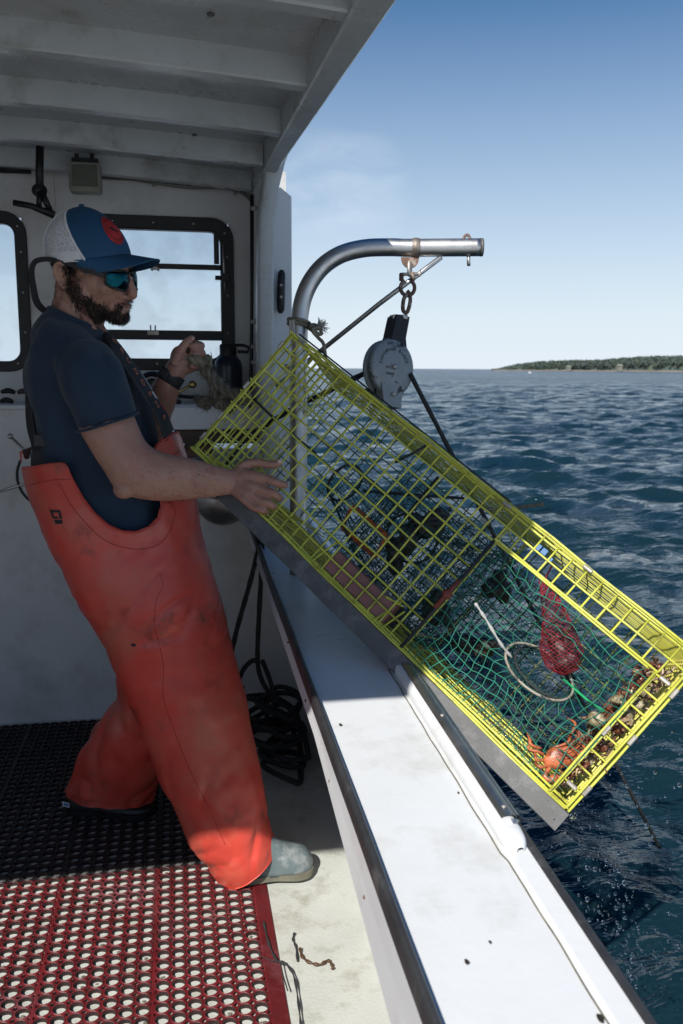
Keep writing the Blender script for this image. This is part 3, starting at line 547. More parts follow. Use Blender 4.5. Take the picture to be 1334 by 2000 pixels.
for t_, rx, ry in ((0, .006, .004), (.08, .013, .010), (.3, .014, .014), (.5, .014, .016), (.7, .014, .014), (.92, .013, .010), (1, .006, .004)):
    c = PY(550, 527, 3.145) * (1 - t_) + PY(548, 612, 3.145) * t_; th = np.linspace(0, 2 * math.pi, 14, endpoint=False); rings.append([(c[0] + rx * math.cos(q), c[1] + ry * math.sin(q), c[2]) for q in th])
mb.grid(rings, closed_v=True); obj('cleat_bar', mb, BLACKP, cl, smooth=True)
mb = MB(); a = PY(549, 570, 3.158); mb.box(a, (0.022, 0.02, 0.06)); obj('cleat_foot', mb, BLACKP, cl, bevel=0.003)
for py in (557, 580):
    mb = MB(); a = PY(549, py, 3.128); mb.ell(a, (.005, .003, .005), nu=8, nv=6); obj('screw', mb, CLIP, cl)

# ------------------------------------------------------------------ canopy roof
rf = empty('canopy_roof', (-0.8, 2.0, 2.05), 'white painted wheelhouse roof seen from below with cambered beams', 'roof')
CAMB = 0.028; XC = -1.1
def camb(x): return -CAMB * ((x - XC) ** 2 - (0.33 - XC) ** 2)
outline = [(-2.9, 0.44), (-0.34, 0.44), (-0.29, 0.575), (0.127, 0.80), (0.425, 1.15), (0.405, 1.65), (0.378, 2.3), (0.352, 2.93), (0.345, 3.7), (-2.9, 3.7)]  # unseen aft starboard corner is cut to place the shade edge on the trap
ceil = MB(); ZC = 2.075
yy = sorted(set(list(np.linspace(0.44, 3.7, 30)) + [o_[1] for o_ in outline]))
def xr_at(y):
    pts = outline[1:9]
    for (xa_, ya), (xb, yb) in zip(pts[:-1], pts[1:]):
        if ya <= y <= yb: return xa_ + (xb - xa_) * (y - ya) / (yb - ya + 1e-9)
    return pts[-1][0]
def sheet(z0):
    return [[(-2.9 + (xr_at(y) + 2.9) * k / 24, y, z0 + camb(-2.9 + (xr_at(y) + 2.9) * k / 24)) for k in range(25)] for y in yy]
ceil.grid(sheet(ZC)); ceil.grid(sheet(ZC + 0.04)); 
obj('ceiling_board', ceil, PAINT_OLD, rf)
for Y_ in (0.62, 0.95, 1.29, 1.735, 2.185, 2.62, 3.03, 3.45):
    mb = MB(); xe = xr_at(Y_) - 0.055; rows = []
    for k in range(31):
        x = -2.9 + (xe + 2.9) * k / 30; zc = ZC + camb(x) + 0.004; wv = 0.0015 * nz3((x * 2, Y_, 0))
        rows.append([(x, Y_ + wv, zc), (x, Y_ + wv, zc - 0.064), (x, Y_ + 0.004 + wv, zc - 0.069), (x, Y_ + 0.046 + wv, zc - 0.069), (x, Y_ + 0.05 + wv, zc - 0.064), (x, Y_ + 0.05 + wv, zc)])
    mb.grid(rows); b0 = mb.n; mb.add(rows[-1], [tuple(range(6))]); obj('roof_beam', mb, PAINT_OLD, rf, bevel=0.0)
# rim board along the starboard edge
rows = []
for y in [v for v in yy if v >= 0.44]:
    xo = xr_at(y); wdt = 0.05 + 0.022 * max(0, min(1, (2.93 - y) / 1.3)); zo = 2.0 + (0.0 if y < 2.9 else 0.0)
    rows.append([(xo - wdt - 0.006, y, ZC + 0.035), (xo - wdt, y, zo + 0.004), (xo - wdt + 0.005, y, zo), (xo - 0.008, y, zo - 0.002), (xo, y, zo + 0.006), (xo + 0.006, y, ZC + 0.045), (xo - wdt - 0.006, y, ZC + 0.05)])
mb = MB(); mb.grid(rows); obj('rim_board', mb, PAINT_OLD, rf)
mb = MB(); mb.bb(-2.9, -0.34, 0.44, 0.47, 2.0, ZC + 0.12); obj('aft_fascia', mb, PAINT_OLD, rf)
for px, py in ((412, 45), (380, 275), (376, 317)):
    a = PZ(px, py, ZC - 0.002); a[2] = ZC + camb(a[0]) - 0.003; mb = MB(); mb.ell(a, (0.009, 0.009, 0.004), nu=14, nv=6); obj('ceiling_screw', mb, GREYC, rf)

# lamp box, bracket, cables on the bulkhead
lb = empty('flood_lamp', tuple(PY(167, 345, 3.4)), 'square grey lamp housing under the last roof beam', 'lamp')
mb = MB(); a = PY(134, 316, 3.4); b = PY(199, 379, 3.4); mb.bb(a[0], b[0], 3.38, 3.44, b[2], a[2]); obj('housing', mb, DIRTY, lb, bevel=0.010)
mb = MB(); mb.bb(a[0] + .012, b[0] - .012, 3.374, 3.381, b[2] + .02, a[2] - .012); obj('lamp_glass', mb, mat('dull_lamp_glass', (0.10, 0.10, 0.08), 0.25), lb, bevel=0.002)
mb = MB(); mb.tube([PY(150, 312, 3.4), PY(150, 300, 3.4)], 0.008); mb.tube([PY(180, 312, 3.4), PY(180, 300, 3.4)], 0.008); mb.bb(a[0] + .01, b[0] - .01, 3.4, 3.43, a[2] + .004, a[2] + .016); obj('mount', mb, BLACKP, lb)
br = empty('swing_bracket', tuple(PY(78, 290, 3.35)), 'black folding lever bracket hanging from the roof at the left', 'bracket')
mb = MB(); mb.tube([PY(78, 286, 3.35), PY(77, 330, 3.35), PY(78, 372, 3.35)], 0.014, seg=10); mb.ell(PY(77, 372, 3.35), (.027, .02, .024)); obj('hanger', mb, BLACKP, br, smooth=True)
mb = MB(); mb.tube([PY(80, 372, 3.33), PY(98, 412, 3.33)], 0.011, seg=8); mb.tube([PY(77, 378, 3.33), PY(76, 405, 3.33)], 0.010, seg=8); obj('link', mb, BLACKP, br, smooth=True)
mb = MB(); mb.tube([PY(26, 396, 3.31), PY(60, 402, 3.31), PY(106, 420, 3.31)], [0.011, 0.011, 0.014], seg=10); obj('handle', mb, BLACKP, br, smooth=True)
mb = MB(); mb.tube([PY(0, 328, 3.5), PY(60, 330, 3.5)], 0.018, seg=8); mb.tube([PY(60, 330, 3.5), PY(118, 330, 3.5)], 0.007, seg=8); obj('cross_tube', mb, BLACKP, br, smooth=True)
cbn = empty('wire_bundle', tuple(PY(350, 352, 3.4)), 'thin grey cables clipped along the top of the bulkhead', 'cable')
for k in range(4):
    mb = MB(); pts = [PY(x, y + k * 3.2 - 4, 3.56) for x, y in ((118, 330), (135, 329), (200, 343), (255, 346), (300, 350 + k), (370, 356 + k * 2), (430, 362), (470, 368 + k), (492, 382 + k * 3))]
    mb.tube(crom(pts, 4), 0.0032, seg=6); obj('cable', mb, mat('cable_%d' % k, ((.11, .11, .11), (.25, .25, .24), (.06, .06, .06), (.16, .15, .13))[k], 0.5), cbn, smooth=True)
mb = MB()
for x, y in ((300, 352), (460, 368)): mb.box(PY(x, y, 3.55), (0.012, 0.012, 0.045))
obj('cable_clip', mb, DIRTY, cbn)

# forward mast and foredeck seen through the window
mb = MB(); mb.bb(-3.0, XR, YB + 0.3, 6.0, 0.9, 0.98); mb.bb(-2.6, 0.2, 5.9, 6.0, 0.9, 1.12); o = obj('foredeck', mb, PAINT); tag(o, kind='structure')

# ------------------------------------------------------------------ counter objects
zc_ = ztop + 0.02
e = empty('water_bottle', (PY(447, 780, 3.42)[0], 3.42, zc_), 'dark navy water bottle with a loop lid standing on the counter', 'bottle')
bx, by_ = PY(447, 780, 3.42)[0], 3.42
def lathe(prof, c, seg=24):
    m_ = MB(); th = np.linspace(0, 2 * math.pi, seg, endpoint=False); m_.grid([[(c[0] + r_ * math.cos(q), c[1] + r_ * math.sin(q), z) for q in th] for r_, z in prof], closed_v=True); return m_
zT = PY(447, 706, 3.42)[2]; zL = PY(447, 672, 3.42)[2]
obj('bottle_body', lathe([(0.001, zc_ + .001), (.050, zc_ + .002), (.054, zc_ + .008), (.054, zT - .02), (.050, zT), (.036, zT + .018), (.030, zT + .024), (.030, zT + .03), (0.001, zT + .031)], (bx, by_)), BOTTLE, e, smooth=True)
obj('bottle_cap', lathe([(.032, zT + .022), (.033, zL - .006), (.028, zL), (0.001, zL)], (bx, by_)), BLACKP, e, smooth=True)
mb = MB(); mb.tube([(bx + .01, by_, zL - .004), (bx + .06, by_, zL - .004), (bx + .08, by_, zL - .012), (bx + .075, by_, zL - .03), (bx + .035, by_, zL - .028)], 0.006, seg=8); obj('carry_loop', mb, BLACKP, e, smooth=True)
e = empty('throttle_lever', tuple(PY(330, 800, 3.4)), 'brass throttle lever with a round knob on the console', 'lever')
mb = MB(); mb.tube([PY(330, 776, 3.38), PY(372, 753, 3.36)], 0.006, seg=10); obj('lever_rod', mb, BRASS, e, smooth=True)
mb = MB(); mb.ell(PY(376, 751, 3.36), (.015, .015, .015)); obj('knob', mb, BRASS, e, smooth=True)
mb = MB(); a = PY(325, 790, 3.4); mb.box(a, (0.05, 0.05, 0.05)); mb.box((a[0] + .01, a[1] - .01, zc_ + .008), (0.09, 0.07, 0.016)); obj('lever_base', mb, BLACKP, e, bevel=0.004)
e = empty('compass', tuple(PY(298, 745, 3.5)), 'round black compass housing on the console behind the strap', 'compass')
mb = MB(); c = PY(298, 750, 3.5); mb.ell(c, (.055, .05, .05)); obj('housing', mb, BLACKP, e, smooth=True)
mb = MB(); th = np.linspace(0, 2 * math.pi, 24, endpoint=False); mb.tube([(c[0] + .03 * math.cos(q), c[1] - .042, c[2] + .026 * math.sin(q)) for q in th], 0.004, seg=6, closed=True); obj('dial_ring', mb, STEEL, e, smooth=True)
mb = MB(); mb.box(c + np.array([0.0, -.01, -.07]), (.05, .05, .06)); obj('foot', mb, BLACKP, e, bevel=.004)
mb = MB(); mb.tube(crom([PY(x, y, 3.45) for x, y in ((345, 773), (380, 776), (430, 776), (500, 777))], 4), 0.007, seg=8); o = obj('black_hose', mb, BLACKP, smooth=True); tag(o, 'black hose lying along the back of the counter', 'hose')
for k, (x0, x1, y, lab, mt) in enumerate(((0, 26, 784, 'black flat tool lying at the left end of the counter', BLACKP), (34, 56, 767, 'brown leather sheath lying on the left of the counter', WOODD), (2, 30, 766, 'black cord heap lying on the left of the counter', BLACKP))):
    mb = MB(); pts = crom([PY(x0, y, 3.42), PY((x0 + x1) / 2, y - 3, 3.42), PY(x1, y + 1, 3.42)], 5); mb.tube(pts, [0.006 + 0.004 * math.sin(math.pi * i / (len(pts) - 1)) for i in range(len(pts))], seg=8)
    o = obj(('flat_tool', 'leather_sheath', 'cord_heap')[k], mb, mt, smooth=True); tag(o, lab, ('tool', 'sheath', 'cord')[k])
# steering wheel: bare steel spokes
c = PY(100, 930, 3.20); e = empty('steering_wheel', tuple(c), 'stainless steering wheel spokes sticking out behind the man on the console', 'steering wheel')
mb = MB(); mb.tube([c, c + np.array([0, .13, 0])], 0.022, seg=14); mb.ell(c, (.03, .02, .03)); obj('hub', mb, STEEL, e, smooth=True)
for x, y in ((20, 852), (-35, 970), (85, 1038), (180, 870), (160, 1010)):
    mb = MB(); a = PY(x, y, 3.20); mb.tube([c, a], 0.0052, seg=8); mb.ell(a, (.010, .010, .010), nu=10, nv=8); obj('spoke', mb, STEEL, e, smooth=True)
th = np.linspace(R(150), R(230), 14)
mb = MB(); mb.tube([c + np.array([0.115 * math.cos(q), -.0, .115 * math.sin(q)]) for q in th], 0.005, seg=8); obj('rim_wire', mb, BLACKP, e, smooth=True)

# hauler disc on the cabinet wall
c = PY(437, 975, YC - 0.05); e = empty('pot_hauler', tuple(c), 'round stainless pot hauler plate bolted on the cabinet wall', 'hauler')
mb = MB(); prof = [(0.001, -.022), (.03, -.020), (.062, -.004), (.094, .020), (.104, .026), (.106, .030), (.102, .034), (.06, .05), (.001, .05)]; th = np.linspace(0, 2 * math.pi, 40, endpoint=False)
mb.grid([[(c[0] + r_ * math.cos(q), c[1] + h_, c[2] + r_ * math.sin(q)) for q in th] for r_, h_ in prof], closed_v=True); obj('sheave_plate', mb, STEEL, e, smooth=True)
mb = MB(); cc = PY(435, 972, YC - .08); mb.tube([cc + np.array([0, .01, 0]), cc + np.array([0, -.012, 0])], 0.008, seg=6); obj('centre_bolt', mb, STEEL, e)
mb = MB(); mb.ell(cc + np.array([-.02, .01, 0.004]), (.035, .008, .012), nu=16, nv=8); obj('bolt_plate', mb, STEEL, e, smooth=True)

# ------------------------------------------------------------------ rope coil and hanging rope under the gunwale
def rope(pts, r, m=6, tw=True, seg=10, lay=0.03):
    P_ = crom(pts, m); n = len(P_); mb = MB()
    return mb.tube(P_, [r * (1 + 0.07 * math.sin(i * 1.9)) for i in range(n)], seg=seg)
e = empty('rope_coil', (0.34, 2.85, 0.0), 'tangled heap of black rope on the deck under the gunwale', 'rope')
r2 = np.random.default_rng(5)
for k in range(11):
    cx, cy = 0.325 + r2.normal(0, .022), 3.08 - 0.032 * k + r2.normal(0, .04); ra, rb = 0.06 + r2.random() * .03, 0.08 + r2.random() * .06; z0 = 0.012 + 0.016 * (10 - k) * r2.random() + .008 * (10 - k)
    th = np.linspace(0, 2 * math.pi, 30, endpoint=False); ph = r2.random() * 6; tl = r2.normal(0, .25)
    pts = []
    for q in th:
        x = cx + ra * math.cos(q) + .012 * math.sin(3 * q + ph); y = cy + rb * math.sin(q) + .012 * math.cos(2 * q + ph); pts.append((min(x, .41), y, max(.010, z0 + tl * ra * math.cos(q + ph) + .012 * math.sin(2 * q))))
    mb = MB(); mb.tube(pts, 0.0095, seg=8, closed=True); obj('rope_loop', mb, ROPEB, e, smooth=True)
hr_ = empty('hanging_rope', tuple(Pd(505, 1045, 2.80)), 'doubled black rope hanging from the gunwale corner down to the deck', 'rope')
for pts in ([(508, 1045), (504, 1075), (485, 1150), (465, 1220), (452, 1275)], [(511, 1045), (512, 1090), (506, 1200), (503, 1290), (512, 1330), (524, 1350)], [(503, 1290), (490, 1292), (474, 1310), (466, 1335), (476, 1345)], [(512, 1290), (528, 1330), (535, 1370), (520, 1400)]):
    obj('rope_strand', rope([Pd(x, y, 2.86 + (y - 1045) * 0.0006) for x, y in pts], 0.0085), ROPEB, hr_, smooth=True)
mb = MB(); mb.ell(Pd(508, 1050, 2.82), (.018, .018, .022)); obj('rope_knot', mb, ROPEB, hr_, smooth=True)
# weed scraps on deck
for k, (pp, lab) in enumerate((([(575, 1822), (572, 1835), (578, 1850), (581, 1878)], 'short dark strand of weed lying on the pale deck'), ([(586, 1852), (590, 1868), (605, 1880), (625, 1884), (640, 1876), (648, 1884), (650, 1892)], 'curled piece of brown weed lying on the pale deck'),
                      ([(515, 1800), (524, 1840), (540, 1875), (560, 1885), (575, 1910), (583, 1960), (588, 2005)], 'long black strand of line trailing off the edge of the red mat'))):
    P_ = [PZ(x, y, 0.006 if k < 2 else 0.012) for x, y in pp]; P_ = crom(P_, 6); mb = MB(); mb.tube(P_, [0.0022 * (1.2 if k == 1 else 0.8) * (1 + .5 * math.sin(i * 1.3)) + .0006 for i in range(len(P_))], seg=6)
    if k == 2: mb.tube(crom([PZ(x, y, .015) for x, y in ((548, 1880), (553, 1905), (562, 1935))], 4), 0.0016, seg=5); mb.tube(crom([PZ(x, y, .016) for x, y in ((505, 1865), (530, 1876), (556, 1878))], 4), 0.0012, seg=5); mb.ell(PZ(550, 1880, .014), (.006, .006, .004), nu=8, nv=6)
    o = obj(('weed_strand', 'weed_scrap', 'loose_line')[k], mb, (ROPEB, mat('brown_weed', (.07, .035, .015), .5), ROPEB)[k], smooth=True); tag(o, lab, ('weed', 'weed', 'line')[k])

# ------------------------------------------------------------------ davit and block
dv = empty('davit', tuple(Pd(583, 1085, 2.58)), 'bent stainless davit pipe standing on the gunwale and reaching over the water', 'davit')
pts = [Pd(x, y, 2.60) for x, y in ((583, 1125), (583, 900), (583, 760), (584, 660), (586, 615), (594, 578), (610, 545), (634, 517), (668, 496), (712, 485), (760, 483), (800, 484), (870, 483.5), (938, 483))]
mb = MB(); mb.tube(crom(pts, 5), 0.0262, seg=24); obj('pipe', mb, STEEL, dv, smooth=True)
mb = MB(); a = Pd(812, 484, 2.6); mb.tube([a + RT * -.012, a + RT * -.004, a + RT * .004, a + RT * .012], [.0268, .0292, .0292, .0268], seg=24, cap=False); obj('weld', mb, mat('weld_metal', (.22, .19, .17), .55, metal=.7, var=.4, vscale=60, bump=.001, bscale=200), dv, smooth=True)
mb = MB(); a = Pd(938, 483, 2.6); mb.tube([a, a + RT * .008], [.0272, .0262], seg=24); obj('end_cap', mb, GREYC, dv, smooth=True)
mb = MB(); mb.tube([Pd(915, 498, 2.6), Pd(915.5, 519, 2.6)], 0.0052, seg=10); obj('stop_pin', mb, STEEL, dv, smooth=True)
mb = MB(); mb.tube(crom([Pd(904, 468, 2.6), Pd(908, 461, 2.6), Pd(914, 459, 2.6), Pd(918, 466, 2.6)], 4), 0.0045, seg=8); obj('pad_eye', mb, RUST, dv, smooth=True)
a = Pd(801, 503, 2.6); mb = MB(); th = np.linspace(math.pi, 2 * math.pi, 14); half = [a + RT * .027 * math.cos(q) + UP * .032 * math.sin(q) for q in th]
mb.grid([[p - FW * .004 for p in half], [p + FW * .004 for p in half]]); mb.add([p - FW * .004 for p in half], [tuple(range(14))]); mb.add([p + FW * .004 for p in half], [tuple(range(14))]); obj('lug_plate', mb, RUST, dv)
mb = MB(); mb.bb(*(np.array([0, 0]) + Pd(568, 700, 2.6)[0]), 0, 0, 0, 0) if False else mb.tube([Pd(573, 625, 2.57), Pd(573, 655, 2.57)], 0.006, seg=6); mb.tube([Pd(567, 625, 2.57), Pd(567, 652, 2.57)], 0.004, seg=6); obj('bolt', mb, CLIP, dv)
br_ = empty('davit_brace', tuple(Pd(620, 690, 2.62)), 'thin straight steel stay running from the davit arm down behind it', 'stay')
mb = MB(); mb.tube([Pd(862, 502, 2.60), Pd(740, 594, 2.70), Pd(618, 692, 2.82), Pd(540, 754, 2.9)], 0.0075, seg=10); obj('stay_rod', mb, STEEL, br_, smooth=True)
sh = empty('bow_shackle', tuple(Pd(797, 545, 2.59)), 'rusty bow shackle hanging from the davit lug', 'shackle')
def loop(cpx, cpy, rx, ry, d_, r_, a0=0, a1=360, side=RT, n=20, twist=0.0):
    c = Pd(cpx, cpy, d_); th = np.radians(np.linspace(a0, a1, n)); s_ = side * math.cos(twist) + FW * math.sin(twist)
    m_ = MB(); m_.tube([c + s_ * rx * math.cos(q) + UP * ry * math.sin(q) for q in th], r_, seg=10); return m_
mb = loop(800, 525, .008, .020, 2.59, .0052, twist=1.2); obj('upper_link', mb, CLIP, sh, smooth=True)
mb = loop(796, 562, .021, .023, 2.59, .0058, -245, 65); mb.tube([Pd(784, 548, 2.59), Pd(784, 535, 2.59)], .007, seg=10); mb.tube([Pd(806, 548, 2.59), Pd(806, 532, 2.59)], .007, seg=10); obj('shackle_bow', mb, RUST, sh, smooth=True)
mb = MB(); mb.tube([Pd(781, 536, 2.59), Pd(818, 535, 2.59)], .0052, seg=10); mb.ell(Pd(819, 535, 2.59), (.006, .006, .009), nu=8, nv=6); obj('shackle_pin', mb, CLIP, sh, smooth=True)
mb = MB(); mb.tube(crom([Pd(797, 575, 2.585), Pd(789, 583, 2.585), Pd(787, 605, 2.585), Pd(795, 610, 2.585), Pd(801, 590, 2.585), Pd(800, 575, 2.585), Pd(795, 568, 2.585)], 4), [.006] * 25, seg=10); obj('snap_hook', mb, RUST, sh, smooth=True)
bk = empty('pulley_block', tuple(Pd(770, 718, 2.58)), 'grey galvanised pulley block with raised lettering hanging below the davit', 'pulley')
bc = Pd(768, 717, 2.56); bn = -FW * math.cos(R(30)) - RT * math.sin(R(30)) * -1.0; bn /= np.linalg.norm(bn)   # face normal toward viewer, turned to starboard
bu = np.cross(UP, bn); bu /= np.linalg.norm(bu); bv = np.cross(bn, bu)
tilt = R(-4); bu, bv = bu * math.cos(tilt) + bv * math.sin(tilt), bv * math.cos(tilt) - bu * math.sin(tilt)
def disc(c, r_, prof, seg=36, ky=1.14):
    m_ = MB(); th = np.linspace(0, 2 * math.pi, seg, endpoint=False); m_.grid([[c + bu * rr * r_ * math.cos(q) + bv * rr * r_ * ky * math.sin(q) + bn * h for q in th] for rr, h in prof], closed_v=True); return m_
obj('cheek', disc(bc, .076, [(.001, .006), (.55, .005), (.90, .001), (.96, -.002), (1, -.008), (1, -.014), (.9, -.018), (.001, -.018)]), BLOCKM, bk, smooth=True)
obj('cheek', disc(bc - bn * .052, .076, [(.001, .014), (.9, .014), (1, .010), (1, .004), (.9, -.004), (.001, -.006)]), BLOCKM, bk, smooth=True)
obj('sheave', disc(bc - bn * .027, .062, [(.001, .011), (1, .010), (.86, .002), (.86, -.002), (1, -.010), (.001, -.011)], ky=1.1), RUST, bk, smooth=True)
mb = MB(); q0_ = bc + bv * .158 + bu * .026 - bn * .027; mb.grid([[q0_ + bu * (x * a_ - dz * .16) + bv * (-dz) + bn * y * .026 for x, y in ((-1, 1), (1, 1), (1, -1), (-1, -1))] for dz, a_ in ((0, .024), (.012, .025), (.065, .026), (.095, .036), (.13, .044))], closed_v=True); b0 = mb.n; mb.add([q0_ + bu * x * .024 + bn * y * .026 for x, y in ((-1, 1), (1, 1), (1, -1), (-1, -1))], [(0, 1, 2, 3)]); obj('head_strap', mb, BLACKP, bk, bevel=.004)
mb = MB(); mb.box(q0_ + bv * .0, (.046, .05, .014)); obj('strap_cap', mb, CLIP, bk, bevel=.003)
mb = MB(); q1 = bc - bv * .088; mb.grid([[q1 + bu * x * a_ + bv * dz + bn * (y * .030 - .022) for x, y in ((-1, 1), (1, 1), (1, -1), (-1, -1))] for dz, a_ in ((.035, .042), (0, .034), (-.018, .031), (-.022, .034), (-.030, .034))], closed_v=True); mb.add([q1 + bu * x * .034 - bv * .030 + bn * (y * .03 - .022) for x, y in ((-1, 1), (1, 1), (1, -1), (-1, -1))], [(0, 1, 2, 3)]); obj('becket', mb, BLOCKM, bk, bevel=.003)
mb = MB(); mb.ell(bc + bn * .007, (.008, .008, .008), nu=12, nv=8); mb.ell(q1 + bn * .010 + bv * .006, (.007, .007, .007), nu=12, nv=8); obj('pin_head', mb, CLIP, bk, smooth=True)
lets = []
def arc_text(s_, rad, size, a_mid, step):
    for i, ch in enumerate(s_):
        if ch == ' ': continue
        a = R(a_mid - (i - (len(s_) - 1) / 2) * step); rd = bu * math.cos(a) + bv * 1.1 * math.sin(a); me = text_mesh(ch, size, .0006)
        tx = bu * math.sin(a) - bv * math.cos(a); lets.append(xform(me, bc + rd * rad + bn * .0062, tx, np.cross(bn, tx)))
arc_text('SUPERIOR BLOCK', .047, .0125, 98, 11.5); arc_text('NA-LIP', .064, .013, 88, 9)
for k, s_ in enumerate(('S.P.C.O.', 'MADE')):
    me = text_mesh(s_, .010, .0006); lets.append(xform(me, bc - bu * .012 - bv * (.004 + .018 * k) + bn * .0066, bu, bv))
obj('raised_letter', join_me(lets), mat('dark_letter', (.05, .055, .06), .6), bk)
# ropes from the block
lr = empty('hauling_rope', tuple(Pd(812, 770, 2.6)), 'dark wet rope running from the block down into the sea behind the trap', 'rope')
wr = PZ(1288, 1655, -0.52); a = Pd(801, 730, 2.585)
obj('rope_line', rope([a, a * .75 + wr * .25 + np.array([0, 0, -.006]), a * .5 + wr * .5 + np.array([0, 0, -.01]), a * .25 + wr * .75, wr], 0.0072, m=14), ROPEB, lr, smooth=True)
l2 = empty('hauler_rope', tuple(Pd(724, 726, 2.58)), 'dark rope running from the block down to the hauler on the cabinet', 'rope')
obj('rope_line', rope([Pd(735, 715, 2.58), Pd(724, 723, 2.6), Pd(640, 765, 2.75), Pd(560, 805, 2.9), Pd(470, 868, 3.05), Pd(425, 940, 3.18)], 0.0085, m=10), ROPEB, l2, smooth=True)
l3 = empty('becket_tail', tuple(Pd(735, 764, 2.58)), 'short knotted black rope tail tied under the pulley block', 'rope')
mb = rope([Pd(745, 765, 2.58), Pd(730, 768, 2.58), Pd(718, 763, 2.6), Pd(700, 766, 2.62)], .007); mb.ell(Pd(738, 763, 2.57), (.012, .012, .016), nu=10, nv=8); mb.tube([Pd(736, 768, 2.57), Pd(732, 748, 2.57)], .005, seg=6); obj('tail', mb, ROPEB, l3, smooth=True)
l4 = empty('lashing', tuple(Pd(600, 645, 2.57)), 'grey rope lashing with a frayed end tied round the davit post', 'lashing')
th = np.linspace(0, 2 * math.pi, 26, endpoint=False); pc = Pd(584, 636, 2.6)
for dz in (0, .012):
    mb = MB(); mb.tube([pc + RT * .032 * math.cos(q) + FW * .032 * math.sin(q) + UP * (dz - .006 * math.cos(q)) for q in th], .0052, seg=8, closed=True); obj('turn', mb, ROPEF, l4, smooth=True)
mb = MB(); mb.ell(Pd(612, 640, 2.57), (.016, .014, .014), nu=12, nv=8); mb.tube(crom([Pd(605, 635, 2.57), Pd(618, 650, 2.55), Pd(628, 652, 2.56), Pd(622, 640, 2.56), Pd(610, 645, 2.55), Pd(622, 660, 2.55), Pd(632, 672, 2.55), Pd(636, 700, 2.55)], 4), .0055, seg=8); obj('knot', mb, ROPEF, l4, smooth=True)
mb = MB(); r2 = np.random.default_rng(9); fc = Pd(622, 640, 2.56)
for k in range(46):
    dr = RT * r2.uniform(-.1, 1) + UP * r2.uniform(-.5, 1) + FW * r2.uniform(-.6, .6); dr /= np.linalg.norm(dr); l_ = r2.uniform(.02, .036); mb.tube([fc, fc + dr * l_ * .5 + UP * .002, fc + dr * l_ + r2.normal(0, .003, 3)], [.0016, .0011, .0005], seg=4)
obj('frayed_end', mb, mat('pale_fray', (.30, .30, .28), .9), l4)

# ------------------------------------------------------------------ lobster trap
TU = np.array([0.553, -0.659, -0.510]); TU /= np.linalg.norm(TU)
TV = np.array([0.655, -0.036, 0.755]); TV -= TU * TU.dot(TV); TV /= np.linalg.norm(TV)
TW = np.cross(TU, TV); TW = TW if TW.dot(FW) > 0 else -TW; TN0 = TW.copy()
TW = TW - TU * 0.17; TO = np.array([0.036, 2.247, 1.147]); CE = 0.038125; TL, TS, TD = 32 * CE, 10 * CE, 12 * CE
def T(u, v, w_): return TO + TU * u + TV * v + TW * w_
def Tpx(px, py, w_=0.0):      # point where the ray of a photo pixel meets the plane w = const of the trap: (u, v)
    r = ray(px, py); o = TO + TW * w_; t_ = (o - CAMP).dot(TNRM) / r.dot(TNRM); p = CAMP + r * t_ - o; return p.dot(TU), p.dot(TV)
trap = empty('lobster_trap', tuple(T(TL * .64, 0, 0)), 'large yellow wire lobster trap tipped over the gunwale above the water', 'lobster trap')
TNRM = TN0; rw = np.random.default_rng(21); WR = 0.00195
def wires(name, lines, m_=None, r=WR, jit=0.0014, parent=trap):
    mb = MB()
    for a, b in lines:
        L_ = math.dist(a, b); k = max(2, int(L_ / 0.12) + 1)
        P_ = [T(*(np.array(a) * (1 - t_) + np.array(b) * t_ + rw.normal(0, jit, 3) * (0 < t_ < 1))) for t_ in np.linspace(0, 1, k)]
        mb.tube(P_, r, seg=6)
    return obj(name, mb, m_ or WIRE, parent, smooth=True, rec=False)
UK = 20
def g_(n, h): return [i * CE for i in range(n + 1)]
# front (side facing the viewer)
fl = []
for j in range(11):
    v = j * CE; full = j in (0, 8, 9, 10)
    fl.append(((-0.006, v, 0), ((TL + .004) if full else UK * CE, v, 0)))
    if not full: fl.append(((31 * CE, v, 0), (TL + .003, v, 0)))
for i in range(33):
    u = i * CE
    if i <= UK or i >= 31: fl.append(((u, -.004, .0034), (u, TS + .003, .0034)))
    else: fl.append(((u, 8 * CE, .0034), (u, TS + .003, .0034)))
wires('front_panel', fl, r=.0023)
# doubled edge wires and end column frame
ed = [((-.006, -.003, -.003), (TL, -.003, -.003)), ((-.004, TS + .003, -.003), (TL, TS + .003, -.003)), ((TL + .008, -.004, .004), (TL + .008, TS + .004, .004)), ((TL, .004, -.006), (TL, TS, -.006)), ((31 * CE - .004, 0, -.003), (31 * CE - .004, 8 * CE, -.003)),
      ((.010, 0, -.004), (.010, TS, -.004)), ((UK * CE, 8 * CE + .004, -.002), (31 * CE, 8 * CE + .004, -.002)), ((-.004, .006, .006), (TL, .006, .006)), ((-.004, TS - .006, .006), (TL, TS - .006, .006))]
wires('edge_wire', ed, r=.0028)
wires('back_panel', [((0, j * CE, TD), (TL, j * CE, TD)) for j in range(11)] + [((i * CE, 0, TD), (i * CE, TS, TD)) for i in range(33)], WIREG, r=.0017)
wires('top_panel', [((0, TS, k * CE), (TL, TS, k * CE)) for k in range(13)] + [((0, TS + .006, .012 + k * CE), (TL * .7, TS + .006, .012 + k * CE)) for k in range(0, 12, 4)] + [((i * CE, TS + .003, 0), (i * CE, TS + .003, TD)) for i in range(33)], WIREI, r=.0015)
wires('bottom_panel', [((0, 0, k * CE), (TL, 0, k * CE)) for k in range(13)] + [((0, .005, .02 + k * CE), (TL, .005, .02 + k * CE)) for k in range(0, 12, 2)] + [((i * CE, -.003, 0), (i * CE, -.003, TD)) for i in range(33)], r=.0017)
le = [((0, j * CE, 0), (0, j * CE, TD)) for j in range(11)] + [((0, 0, k * CE), (0, TS, k * CE)) for k in range(13)]
